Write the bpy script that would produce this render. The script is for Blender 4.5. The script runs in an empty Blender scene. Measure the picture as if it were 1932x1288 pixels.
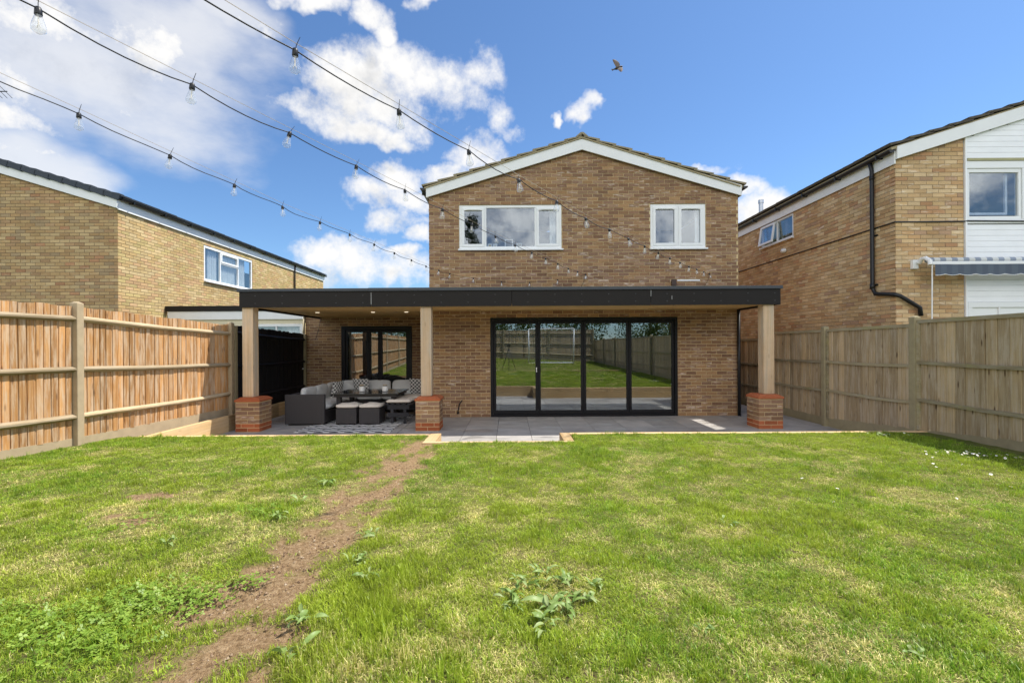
import bpy, math, random
import numpy as np
from mathutils import Vector, Matrix, Quaternion
random.seed(7)
RNG = np.random.default_rng(7)
scene = bpy.context.scene
C = scene.collection
EYE = 1.56            # eye height above the patio paving (z = 0)
F = 885.0             # focal length in px of the 1932 px wide photograph

# ------------------------------------------------------------------ camera
cam_d = bpy.data.cameras.new('camera'); cam = bpy.data.objects.new('camera', cam_d); C.objects.link(cam)
cam_d.sensor_width = 36; cam_d.lens = 36 * F / 1932
cam_d.shift_x = 6 / 1932; cam_d.shift_y = 8 / 1932
cam_d.clip_start = .05; cam_d.clip_end = 2000
cam.location = (0, 0, EYE)
cam.rotation_euler = (Matrix.Rotation(math.radians(90), 3, 'X') @ Matrix.Rotation(-.006, 3, 'Z')).to_euler()
scene.camera = cam

# ------------------------------------------------------------------ view, sun, world
scene.view_settings.view_transform = 'Standard'
scene.view_settings.look = 'None'
scene.view_settings.gamma = 1
scene.view_settings.use_curve_mapping = False
scene.view_settings.exposure = 1.45
SUN = Vector((.55, .2, 1.0)).normalized()
sd = bpy.data.lights.new('sun', 'SUN'); so = bpy.data.objects.new('sun', sd); C.objects.link(so)
sd.energy = 2.5; sd.angle = math.radians(.5); sd.color = (1, .95, .86)
so.rotation_euler = SUN.to_track_quat('Z', 'Y').to_euler(); so.location = (20, 10, 40)

class NT:
    """small helper round a node tree"""
    def __init__(s, tree): s.t = tree; s.n = tree.nodes; s.l = tree.links
    def put(s, sock, v):
        if v is None: return
        if hasattr(v, 'is_output') or isinstance(v, bpy.types.NodeSocket): s.l.new(v, sock)
        elif isinstance(v, bpy.types.Node): s.l.new(v.outputs[0], sock)
        else:
            if isinstance(v, (tuple, list)) and sock.type == 'RGBA' and len(v) == 3: v = (*v, 1)
            sock.default_value = v
    def node(s, typ, ins=None, **kw):
        n = s.n.new(typ)
        for k, v in kw.items(): setattr(n, k, v)
        for k, v in (ins or {}).items(): s.put(n.inputs[k], v)
        return n
    def m(s, op, a, b=None, c=None, clamp=False):
        n = s.n.new('ShaderNodeMath'); n.operation = op; n.use_clamp = clamp
        s.put(n.inputs[0], a); s.put(n.inputs[1], b); s.put(n.inputs[2], c)
        return n.outputs[0]
    def vm(s, op, a, b=None):
        n = s.n.new('ShaderNodeVectorMath'); n.operation = op
        s.put(n.inputs[0], a); s.put(n.inputs[1], b)
        return n.outputs['Value'] if op in ('DOT_PRODUCT', 'LENGTH', 'DISTANCE') else n.outputs[0]
    def mix(s, f, a, b, blend='MIX'):
        n = s.n.new('ShaderNodeMix'); n.data_type = 'RGBA'; n.blend_type = blend
        s.put(n.inputs[0], f); s.put(n.inputs[6], a); s.put(n.inputs[7], b)
        return n.outputs[2]
    def ss(s, x, lo, hi, a=0.0, b=1.0):
        n = s.n.new('ShaderNodeMapRange'); n.interpolation_type = 'SMOOTHSTEP'
        s.put(n.inputs[0], x); s.put(n.inputs[1], lo); s.put(n.inputs[2], hi); s.put(n.inputs[3], a); s.put(n.inputs[4], b)
        return n.outputs[0]
    def noise(s, vec, scale, detail=4, rough=.55, out=0):
        n = s.node('ShaderNodeTexNoise', {'Vector': vec, 'Scale': scale, 'Detail': detail, 'Roughness': rough})
        return n.outputs[out]
    def ramp(s, f, stops, interp='LINEAR'):
        n = s.n.new('ShaderNodeValToRGB'); s.put(n.inputs[0], f); cr = n.color_ramp; cr.interpolation = interp
        while len(cr.elements) < len(stops): cr.elements.new(.5)
        for e, (p, c) in zip(cr.elements, stops): e.position = p; e.color = (*c, 1)
        return n.outputs[0]
    def scale(s, v, sx, sy, sz):
        return s.vm('MULTIPLY', v, (sx, sy, sz))

def px_dir(u, v):
    du, dv = u - 960, v - 652
    return Vector((du - .006 * dv, F, -(dv + .006 * du))).normalized()

world = bpy.data.worlds.new('World'); scene.world = world; world.use_nodes = True
wt = NT(world.node_tree); wt.n.clear()
# cloud field: a node group of soft blobs placed by direction, broken up by noise
cg = bpy.data.node_groups.new('cloud_field', 'ShaderNodeTree')
cg.interface.new_socket('Dir', in_out='INPUT', socket_type='NodeSocketVector')
cg.interface.new_socket('Field', in_out='OUTPUT', socket_type='NodeSocketFloat')
g = NT(cg); gi = g.n.new('NodeGroupInput'); go = g.n.new('NodeGroupOutput')
D = gi.outputs[0]
warp = g.noise(D, 5.0, 5, .6, out=1)
Dw = g.vm('ADD', D, g.scale(g.vm('SUBTRACT', warp, (.5, .5, .5)), .16, .16, .16))
blobs = [  # u, v, half width, half height in px of the photograph
    (150, 40, 380, 95), (60, 130, 260, 100), (330, 70, 190, 75), (70, 288, 120, 26), (10, 215, 90, 50), (470, 30, 80, 40),
    (590, 6, 66, 24), (705, 40, 52, 34), (735, 72, 30, 36), (800, 10, 48, 20),
    (790, 150, 120, 62), (700, 190, 130, 60), (610, 225, 85, 40), (925, 150, 52, 44), (860, 190, 90, 50), (700, 250, 60, 28),
    (960, 225, 52, 45), (915, 285, 75, 40), (985, 250, 40, 22), (850, 325, 70, 25),
    (742, 335, 55, 36), (690, 372, 55, 34), (770, 375, 70, 28), (745, 412, 60, 30),
    (610, 480, 75, 26), (670, 470, 70, 32), (700, 505, 110, 40), (600, 520, 80, 30), (760, 480, 40, 18), (790, 440, 30, 25),
    (1122, 212, 30, 22), (1080, 232, 12, 12), (1440, 385, 70, 45), (1400, 350, 40, 20), (1320, 335, 60, 14)]
acc = None
def blob(c, rx, ry, w=0.0):
    global acc
    c = Vector(c).normalized(); t = c.cross(Vector((0, 0, 1))).normalized(); b = t.cross(c)
    du = g.m('DIVIDE', g.vm('DOT_PRODUCT', Dw, tuple(t)), rx); dv = g.m('DIVIDE', g.vm('DOT_PRODUCT', Dw, tuple(b)), ry)
    r2 = g.m('ADD', g.m('MULTIPLY', du, du), g.m('MULTIPLY', dv, dv))
    front = g.m('GREATER_THAN', g.vm('DOT_PRODUCT', Dw, tuple(c)), 0)
    v = g.m('MULTIPLY', g.m('MAXIMUM', g.m('SUBTRACT', 1.25, r2), -.6), front)
    v = g.m('ADD', v, g.m('MULTIPLY', g.m('SUBTRACT', front, 1), .6))
    if w: v = g.m('SUBTRACT', v, w)
    acc = v if acc is None else g.m('MAXIMUM', acc, v)
for i_, (u, v, a, b) in enumerate(blobs):
    d = px_dir(u, v); k = math.sqrt(1 + ((u - 960) / F) ** 2 + ((v - 652) / F) ** 2)
    blob(d, a * 1.0 / F / (k ** 1.3), b * 1.0 / F / (k ** 1.3), .22 if i_ < 6 else (.12 if i_ < 10 else 0.0))
for az, el, rx, ry in [(180, 22, .75, .30), (150, 30, .5, .2), (215, 32, .5, .22), (235, 14, .4, .16), (120, 18, .4, .14), (265, 24, .4, .2), (90, 30, .3, .12), (180, 62, .5, .25), (300, 12, .2, .07)]:
    a, e = math.radians(az), math.radians(el)
    blob((math.sin(a) * math.cos(e), math.cos(a) * math.cos(e), math.sin(e)), rx, ry)
n1 = g.noise(D, 8.5, 10, .66); n2 = g.noise(D, 2.2, 3, .5)
fld = g.m('ADD', acc, g.m('MULTIPLY', g.m('SUBTRACT', n1, .5), 4.2))
fld = g.m('ADD', fld, g.m('MULTIPLY', g.m('SUBTRACT', n2, .5), .6))
g.l.new(fld, go.inputs[0])
geo = wt.n.new('ShaderNodeTexCoord'); V = geo.outputs['Generated']
c1 = wt.node('ShaderNodeGroup', node_tree=cg); wt.l.new(V, c1.inputs[0])
c2 = wt.node('ShaderNodeGroup', node_tree=cg); wt.l.new(wt.vm('NORMALIZE', wt.vm('ADD', V, tuple(SUN * .055))), c2.inputs[0])
dens = wt.m('POWER', wt.ss(c1.outputs[0], .15, 1.5), .85)
soft = None      # thin high veil behind the cumulus at the upper left
for u_, v_, a_, b_ in ((120, 90, 330, 150), (330, 70, 190, 85), (20, 270, 150, 60), (430, 40, 90, 50)):
    c_ = px_dir(u_, v_); t_ = c_.cross(Vector((0, 0, 1))).normalized(); q_ = t_.cross(c_)
    Vw = wt.vm('ADD', V, wt.scale(wt.vm('SUBTRACT', wt.noise(V, 3.0, 4, .55, out=1), (.5, .5, .5)), .25, .25, .25))
    du_ = wt.m('DIVIDE', wt.vm('DOT_PRODUCT', Vw, tuple(t_)), a_ / F * .75); dv_ = wt.m('DIVIDE', wt.vm('DOT_PRODUCT', wt.vm('SUBTRACT', Vw, tuple(c_)), tuple(q_)), b_ / F * .75)
    f_ = wt.m('MULTIPLY', wt.m('SUBTRACT', 1.25, wt.m('ADD', wt.m('MULTIPLY', du_, du_), wt.m('MULTIPLY', dv_, dv_))), wt.m('GREATER_THAN', wt.vm('DOT_PRODUCT', V, tuple(c_)), 0))
    soft = f_ if soft is None else wt.m('MAXIMUM', soft, f_)
soft = wt.m('MULTIPLY', wt.ss(wt.m('ADD', soft, wt.m('MULTIPLY', wt.m('SUBTRACT', wt.noise(wt.scale(V, 1, 1, 2.2), 4.5, 6, .6), .5), 2.0)), -.1, 1.3), .72)
dens = wt.m('MAXIMUM', dens, soft)
thick = wt.ss(wt.m('ADD', c2.outputs[0], wt.m('MULTIPLY', wt.m('SUBTRACT', wt.noise(V, 16, 6, .6), .5), 2.2)), .6, 3.0)
sky = wt.node('ShaderNodeTexSky', sky_type='NISHITA', sun_disc=False, sun_elevation=math.asin(SUN.z),
              sun_rotation=math.atan2(SUN.x, SUN.y), air_density=1.0, dust_density=.35, ozone_density=1.6, altitude=50)
SKYK = .115
skyc = wt.mix(1.0, sky.outputs[0], (.33, .43, .53), 'MULTIPLY')
cloudc = wt.mix(thick, (3.3, 3.26, 3.2), (1.9, 1.93, 2.0))
back = wt.ss(wt.vm('DOT_PRODUCT', V, (0, -1, 0)), -.15, .45, 1.0, 2.9)       # clouds behind the camera made brighter, as added fill light for shaded surfaces
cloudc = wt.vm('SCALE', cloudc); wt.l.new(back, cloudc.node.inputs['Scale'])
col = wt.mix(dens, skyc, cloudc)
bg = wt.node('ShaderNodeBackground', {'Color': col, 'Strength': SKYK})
wo = wt.n.new('ShaderNodeOutputWorld'); wt.l.new(bg.outputs[0], wo.inputs[0])

# ------------------------------------------------------------------ materials
def new_mat(name):
    m = bpy.data.materials.new(name); m.use_nodes = True
    t = NT(m.node_tree); t.n.clear()
    out = t.n.new('ShaderNodeOutputMaterial')
    return m, t, out
def finish(t, out, col, rough=.7, bump=None, bs=.2, metal=0.0, spec=.4, dist=.01):
    p = t.node('ShaderNodeBsdfPrincipled', {'Base Color': col, 'Roughness': rough, 'Metallic': metal, 'Specular IOR Level': spec})
    if bump is not None:
        b = t.node('ShaderNodeBump', {'Height': bump, 'Strength': bs, 'Distance': dist}); t.l.new(b.outputs[0], p.inputs['Normal'])
    t.l.new(p.outputs[0], out.inputs[0]); return p
def plain(name, col, rough=.6, var=.12, scale=6, metal=0.0, bs=.1, fine=90, spec=.4):
    m, t, out = new_mat(name); P = t.node('ShaderNodeNewGeometry').outputs['Position']
    n = t.noise(P, scale, 5); n2 = t.noise(P, fine, 2)
    f = t.m('ADD', t.m('MULTIPLY', t.m('SUBTRACT', n, .5), var * 2), 1)
    c = t.mix(1.0, col, t.node('ShaderNodeCombineColor', {0: f, 1: f, 2: f}), 'MULTIPLY')
    finish(t, out, c, rough, n2, bs, metal, spec, .003); return m
def rnd_of(t):
    a = t.node('ShaderNodeAttribute', attribute_name='rnd').outputs['Fac']
    o = t.node('ShaderNodeObjectInfo').outputs['Random']
    return t.m('FRACT', t.m('ADD', a, o))
def brick_mat(name, stops, smear, smear_amt=.5, var=.25, gain=1.0, blue=.8):
    m, t, out = new_mat(name); P = t.node('ShaderNodeNewGeometry').outputs['Position']
    r = rnd_of(t)
    c = t.ramp(r, stops, 'CONSTANT')
    off = t.node('ShaderNodeCombineXYZ', {0: t.m('MULTIPLY', r, 37), 1: 0, 2: t.m('MULTIPLY', r, 11)})
    Q = t.vm('ADD', P, off)
    s = t.noise(t.scale(Q, 5, 5, 34), 1.0, 4, .6)
    r2 = t.m('FRACT', t.m('MULTIPLY', r, 53.17))
    f = t.m('MULTIPLY', t.ss(s, .52, .68), t.ss(r2, .25, .9, .08, 1.0))
    c = t.mix(t.m('MULTIPLY', f, smear_amt), c, smear)
    n = t.noise(P, 60, 4, .7); n3 = t.m('ADD', t.m('MULTIPLY', t.noise(P, .9, 4, .6), .55), t.m('MULTIPLY', t.noise(t.scale(P, 3.0, 3.0, .35), 1.0, 4, .65), .45))
    k = t.m('ADD', t.m('MULTIPLY', t.m('SUBTRACT', n, .5), .8), t.m('ADD', .68, t.m('MULTIPLY', t.m('SUBTRACT', t.m('FRACT', t.m('MULTIPLY', r, 17.3)), .5), var)))
    k = t.m('MULTIPLY', t.m('ADD', k, t.m('MULTIPLY', n3, .62)), gain)
    c = t.mix(1.0, c, t.node('ShaderNodeCombineColor', {0: k, 1: k, 2: t.m('MULTIPLY', k, blue)}), 'MULTIPLY')
    finish(t, out, c, .9, n, .5, spec=.08, dist=.006); return m
B_MAIN = brick_mat('brown_brick', [(0, (.215, .125, .075)), (.2, (.18, .105, .07)), (.36, (.25, .15, .085)), (.55, (.19, .115, .082)), (.72, (.23, .145, .10)), (.88, (.155, .088, .06))], (.46, .38, .34), .75, gain=1.36, blue=.9, var=.22)
B_LEFT = brick_mat('buff_brick', [(0, (.50, .345, .19)), (.22, (.45, .29, .155)), (.42, (.54, .39, .225)), (.6, (.43, .275, .16)), (.74, (.49, .33, .175)), (.88, (.39, .28, .175)), (.96, (.44, .24, .14))], (.60, .50, .36), .4, blue=.9, gain=.95)
B_LEFT2 = brick_mat('light_buff_brick', [(0, (.54, .40, .22)), (.2, (.50, .35, .18)), (.45, (.58, .44, .26)), (.62, (.52, .34, .20)), (.8, (.49, .38, .19))], (.64, .53, .38), .4, blue=.9)
B_RIGHT = brick_mat('mixed_buff_brick', [(0, (.41, .28, .15)), (.2, (.37, .23, .12)), (.38, (.45, .33, .20)), (.55, (.38, .255, .14)), (.7, (.43, .30, .17)), (.86, (.35, .20, .11)), (.94, (.31, .20, .13))], (.58, .50, .40), .65, gain=1.34, blue=.96, var=.25)
B_RED = brick_mat('red_brick', [(0, (.36, .105, .055)), (.4, (.40, .125, .07)), (.75, (.31, .09, .05))], (.45, .25, .17), .35)
MORTAR = plain('yellow_sand_mortar', (.62, .48, .26), .95, .2, 8, bs=.4)
MORTAR_GREY = plain('brown_grey_mortar', (.20, .15, .10), .95, .2, 8, bs=.4)
MORTAR_R = plain('grey_mortar', (.33, .26, .18), .95, .2, 8, bs=.4)
UPVC = plain('white_upvc', (.80, .81, .80), .3, .03, 3, bs=.0)
WHITE_BOARD = plain('white_painted_board', (.78, .79, .78), .5, .07, 4)
CREAM = plain('cream_board', (.72, .66, .48), .6, .08, 5)
ALU = plain('black_aluminium', (.008, .008, .010), .4, .1, 5, spec=.25)
FASCIA = plain('anthracite_board', (.017, .0145, .013), .6, .14, 3, spec=.2)
COPING = plain('dark_grey_edge_trim', (.045, .05, .058), .4, .1, 3)
RIVET = plain('grey_rivet', (.16, .16, .17), .4, .1, 3)
BLACKPL = plain('black_plastic', (.012, .012, .013), .4, .1, 5)
CONCRETE = plain('post_concrete', (.42, .33, .21), .9, .22, 9, bs=.6, fine=140)
CONCRETE_D = plain('mossy_concrete', (.32, .27, .16), .9, .25, 9, bs=.6, fine=140)
FLUE = plain('flue_metal', (.5, .52, .55), .4, .1, 3, metal=.8)
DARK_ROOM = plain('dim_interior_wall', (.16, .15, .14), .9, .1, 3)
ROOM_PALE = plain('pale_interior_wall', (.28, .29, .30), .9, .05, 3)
def wood_mat(name, c1, c2, c3, axis='z', grey=None, gamt=.5, knots=0.0, rough=.75, freq=1.0, bs=.35, moss=None):
    m, t, out = new_mat(name); P = t.node('ShaderNodeNewGeometry').outputs['Position']
    r = rnd_of(t)
    off = t.node('ShaderNodeCombineXYZ', {0: t.m('MULTIPLY', r, 31), 1: t.m('MULTIPLY', r, 17), 2: t.m('MULTIPLY', r, 23)})
    Q = t.vm('ADD', P, off)
    hi, lo = 55 * freq, 1.6 * freq
    sc = {'z': (hi, hi, lo), 'x': (lo, hi, hi), 'y': (hi, lo, hi)}[axis]
    n = t.noise(t.scale(Q, *sc), 1.0, 4, .6)
    c = t.ramp(n, [(.25, c1), (.5, c2), (.75, c3)])
    k = t.m('ADD', .66, t.m('MULTIPLY', t.m('FRACT', t.m('MULTIPLY', r, 7.7)), .62))
    k = t.m('MULTIPLY', k, t.m('ADD', .72, t.m('MULTIPLY', t.noise(P, 2.3, 5, .65), .56)))
    c = t.mix(1.0, c, t.node('ShaderNodeCombineColor', {0: k, 1: k, 2: k}), 'MULTIPLY')
    if grey is not None:
        g2 = t.noise(t.scale(Q, *[.35 * a if a == hi else a * 1.2 for a in sc]), 1.0, 4, .7)
        c = t.mix(t.m('MULTIPLY', t.ss(g2, .42, .66), gamt), c, grey)
    if moss is not None:
        g3 = t.noise(P, 3.1, 5, .7); c = t.mix(t.ss(g3, .5, .68, 0, .55), c, moss)
    if knots:
        ks = {'z': (9, 9, 2.4), 'x': (2.4, 9, 9), 'y': (9, 2.4, 9)}[axis]
        vo = t.node('ShaderNodeTexVoronoi', {'Vector': t.scale(Q, *ks), 'Scale': 1.0, 'Randomness': 1.0})
        c = t.mix(t.ss(vo.outputs['Distance'], .05, .16, knots, 0), c, (c1[0] * .35, c1[1] * .3, c1[2] * .3))
    finish(t, out, c, rough, n, bs, spec=.25, dist=.004); return m
W_FENCE_L = wood_mat('orange_weathered_board', (.29, .13, .045), (.46, .235, .085), (.59, .35, .165), 'z', (.60, .48, .35), .65, .6)
W_RAIL_L = wood_mat('grey_weathered_rail', (.30, .22, .12), (.40, .31, .19), (.47, .38, .25), 'y', (.38, .32, .23), .5, .3)
W_FENCE_R = wood_mat('grey_brown_board', (.30, .205, .11), (.47, .35, .20), (.58, .45, .28), 'z', (.55, .47, .36), .6, .95)
W_RAIL_R = wood_mat('mossy_grey_rail', (.26, .21, .12), (.34, .28, .17), (.40, .34, .22), 'y', (.42, .39, .30), .5, .4, moss=(.33, .31, .13))
W_BLACK = wood_mat('black_stained_board', (.006, .006, .008), (.009, .009, .011), (.013, .012, .014), 'z', rough=.6)
W_POST = wood_mat('pale_oak_post', (.38, .26, .15), (.49, .355, .22), (.55, .41, .27), 'z', (.44, .39, .31), .6, .3, freq=.6)
W_SOFFIT = wood_mat('cedar_soffit', (.66, .41, .16), (.76, .51, .22), (.80, .57, .28), 'x', rough=.5, freq=.6)
W_SLEEP = wood_mat('pale_pine_sleeper', (.52, .34, .15), (.64, .44, .22), (.70, .51, .28), 'x', (.62, .5, .34), .3, .5, freq=.5)
W_SLEEPY = wood_mat('pine_sleeper_depthwise', (.40, .25, .11), (.49, .33, .16), (.57, .41, .22), 'y', (.60, .48, .32), .3, .5, freq=.5)
W_DARK = wood_mat('black_painted_wood', (.02, .02, .024), (.03, .03, .034), (.04, .04, .045), 'z', rough=.5)
W_CLAD = plain('white_painted_cladding', (.86, .87, .88), .5, .06, 5)

def glass_mat(name, refl, tint=(1, 1, 1), wav=.0, rough=.0):
    m, t, out = new_mat(name)
    P = t.node('ShaderNodeNewGeometry').outputs['Position']
    tr = t.node('ShaderNodeBsdfTransparent', {'Color': tint})
    gl = t.node('ShaderNodeBsdfGlossy', {'Color': (.88, .94, 1), 'Roughness': rough})
    if wav:
        b = t.node('ShaderNodeBump', {'Height': t.noise(P, 1.1, 1, .3), 'Strength': wav, 'Distance': .03}); t.l.new(b.outputs[0], gl.inputs['Normal'])
    ge = t.node('ShaderNodeNewGeometry')
    cs = t.m('ABSOLUTE', t.vm('DOT_PRODUCT', ge.outputs['Incoming'], ge.outputs['Normal']))
    f = t.m('ADD', t.m('MULTIPLY', t.m('POWER', t.m('SUBTRACT', 1, cs, clamp=True), 5), .9), refl + .035, clamp=True)
    mx = t.node('ShaderNodeMixShader', {0: f}); t.l.new(tr.outputs[0], mx.inputs[1]); t.l.new(gl.outputs[0], mx.inputs[2])
    t.l.new(mx.outputs[0], out.inputs[0]); return m
GLASS_D = glass_mat('door_glass', .165, (.9, .92, .91), .035)
GLASS_W = glass_mat('window_glass', .085, (.86, .88, .89), .02)
GLASS_B = glass_mat('bulb_glass', .03, (.96, .97, .98))
for n_ in list(GLASS_B.node_tree.nodes):
    if n_.type == 'BSDF_TRANSPARENT':
        q_ = NT(GLASS_B.node_tree); df = q_.node('ShaderNodeBsdfDiffuse', {'Color': (.9, .9, .88)}); mx_ = q_.node('ShaderNodeMixShader', {0: .10}); tgt = n_.outputs[0].links[0].to_socket; q_.l.new(n_.outputs[0], mx_.inputs[1]); q_.l.new(df.outputs[0], mx_.inputs[2]); q_.l.new(mx_.outputs[0], tgt)

def fabric(name, col, bs=.3, var=.08):
    m, t, out = new_mat(name); P = t.node('ShaderNodeNewGeometry').outputs['Position']
    n = t.noise(P, 240, 2); n2 = t.noise(P, 7, 4)
    k = t.m('ADD', 1 - var, t.m('MULTIPLY', n2, var * 2))
    c = t.mix(1.0, col, t.node('ShaderNodeCombineColor', {0: k, 1: k, 2: k}), 'MULTIPLY')
    finish(t, out, c, .95, t.m('ADD', n, t.m('MULTIPLY', n2, 3)), bs, spec=.1); return m
CUSH = fabric('light_grey_cushion', (.60, .60, .58))
CUSH_W = fabric('cream_seat_pad', (.66, .60, .52))
CURTAIN = fabric('white_curtain', (.75, .77, .76))
def rattan():
    m, t, out = new_mat('dark_rattan_weave'); P = t.node('ShaderNodeNewGeometry').outputs['Position']
    a = t.node('ShaderNodeTexWave', {'Vector': P, 'Scale': 26.0, 'Distortion': .3}, wave_type='BANDS', bands_direction='Z')
    s = t.vm('DOT_PRODUCT', P, (1, 1, 0))
    b = t.m('SINE', t.m('MULTIPLY', s, 190))
    h = t.m('ADD', a.outputs['Fac'], t.m('MULTIPLY', b, .4))
    c = t.ramp(a.outputs['Fac'], [(0, (.016, .014, .014)), (.6, (.045, .040, .040)), (1, (.06, .054, .053))])
    finish(t, out, c, .55, h, .6, dist=.004); return m
RATTAN = rattan()
def pattern_fabric():
    m, t, out = new_mat('black_white_medallion_print')
    P = t.node('ShaderNodeTexCoord').outputs['Object']
    S = t.scale(P, 1, 1, 1)
    x = t.node('ShaderNodeSeparateXYZ', {0: S})
    def rings(k, ph):
        a = t.m('SINE', t.m('ADD', t.m('MULTIPLY', x.outputs[0], k), ph)); b = t.m('SINE', t.m('ADD', t.m('MULTIPLY', x.outputs[2], k), ph))
        return t.m('MULTIPLY', a, b)
    h = t.m('ADD', rings(70, 0), t.m('MULTIPLY', rings(190, .6), .7))
    c = t.mix(t.m('GREATER_THAN', h, .08), (.70, .68, .64), (.02, .02, .022))
    finish(t, out, c, .95, spec=.1); return m
PRINT = pattern_fabric()
def rug_mat():
    m, t, out = new_mat('black_white_woven_rug'); P = t.node('ShaderNodeNewGeometry').outputs['Position']
    x = t.node('ShaderNodeSeparateXYZ', {0: P})
    X, Y = x.outputs[0], x.outputs[1]
    tri = t.m('ABSOLUTE', t.m('SUBTRACT', t.m('FRACT', t.m('MULTIPLY', X, 3.6)), .5))
    a = t.m('FRACT', t.m('ADD', t.m('MULTIPLY', Y, 6.0), tri))
    f = t.m('LESS_THAN', a, .42)
    b = t.m('LESS_THAN', t.m('ADD', t.m('ABSOLUTE', t.m('SUBTRACT', t.m('FRACT', t.m('MULTIPLY', Y, 3.0)), .5)), tri), .2)
    c = t.mix(t.m('MAXIMUM', f, b), (.68, .68, .66), (.02, .021, .026))
    finish(t, out, c, .95, t.noise(P, 200, 2), .4, spec=.1); return m
RUG = rug_mat()
def slab_mat():
    m, t, out = new_mat('grey_porcelain_paving'); P = t.node('ShaderNodeNewGeometry').outputs['Position']
    r = rnd_of(t)
    n = t.noise(t.vm('ADD', P, t.node('ShaderNodeCombineXYZ', {0: t.m('MULTIPLY', r, 30), 1: 0, 2: 0})), 3.0, 6, .6)
    c = t.ramp(n, [(.3, (.27, .255, .24)), (.55, (.35, .33, .31)), (.75, (.42, .39, .36))])
    k = t.m('ADD', .85, t.m('MULTIPLY', r, .3))
    c = t.mix(1.0, c, t.node('ShaderNodeCombineColor', {0: k, 1: k, 2: k}), 'MULTIPLY')
    wet = t.ss(t.noise(t.scale(P, .8, 2.6, 1), 1.4, 3, .5), .56, .62)
    c = t.mix(t.m('MULTIPLY', wet, .35), c, (.15, .14, .135))
    finish(t, out, c, t.mix(wet, (.6, .6, .6), (.3, .3, .3)), t.noise(P, 40, 4), .15, spec=.4); return m
SLAB = slab_mat()
def tile_mat(name, base, moss, top, ms=.5):
    m, t, out = new_mat(name); P = t.node('ShaderNodeNewGeometry').outputs['Position']
    r = rnd_of(t); n = t.noise(P, 14, 6, .7); n2 = t.noise(P, 90, 3)
    c = t.mix(t.ss(n, .42, .62, 0, ms), base, moss); c = t.mix(t.m('MULTIPLY', r, .4), c, top)
    finish(t, out, c, .9, n2, .6, spec=.2, dist=.006); return m
TILE_M = tile_mat('weathered_tan_tile', (.30, .255, .165), (.17, .155, .10), (.36, .31, .22))
TILE_TOP = tile_mat('dark_tile_edge', (.06, .06, .06), (.10, .10, .08), (.08, .08, .08))
TILE_R = tile_mat('mossy_brown_tile', (.085, .07, .055), (.16, .14, .085), (.06, .055, .05), .8)
TILE_L = tile_mat('slate_grey_tile', (.065, .075, .09), (.055, .06, .07), (.09, .10, .12), .3)
UNDER = plain('tan_mortar_bed', (.36, .30, .18), .95, .2, 12, bs=.5)
WIRE = plain('steel_wire', (.50, .42, .33), .35, .05, 3, metal=.3)
FIL = plain('bulb_filament_stem', (.8, .72, .6), .4, .05, 3)
PAPER = plain('warm_paper', (.62, .55, .42), .8, .2, 30)
YELLOW = plain('yellow_picture', (.62, .42, .08), .8, .4, 40)
GOALW = plain('white_goal_frame', (.85, .85, .85), .35, .03, 3)
CERAM = plain('white_candle_wax', (.78, .77, .74), .5, .03, 6)

# ------------------------------------------------------------------ mesh building
WM = {}
def wm(o): return WM.get(o.name, Matrix.Identity(4))
def link(o, parent=None, world_m=None):
    """link o; world_m is its world matrix (identity when its mesh is written in world coordinates)"""
    C.objects.link(o)
    M = world_m if world_m is not None else Matrix.Identity(4)
    WM[o.name] = M
    o.matrix_basis = M
    if parent is not None:
        o.parent = parent; o.matrix_parent_inverse = wm(parent).inverted()
    return o
def tag(o, label=None, cat=None, group=None, kind=None):
    if label: o['label'] = label
    if cat: o['category'] = cat
    if group: o['group'] = group
    if kind: o['kind'] = kind
    return o
def thing(name, loc, label, cat, group=None, parent=None):
    e = bpy.data.objects.new(name, None); e.empty_display_size = .2
    link(e, None, Matrix.Translation(loc)); return tag(e, label, cat, group)

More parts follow.
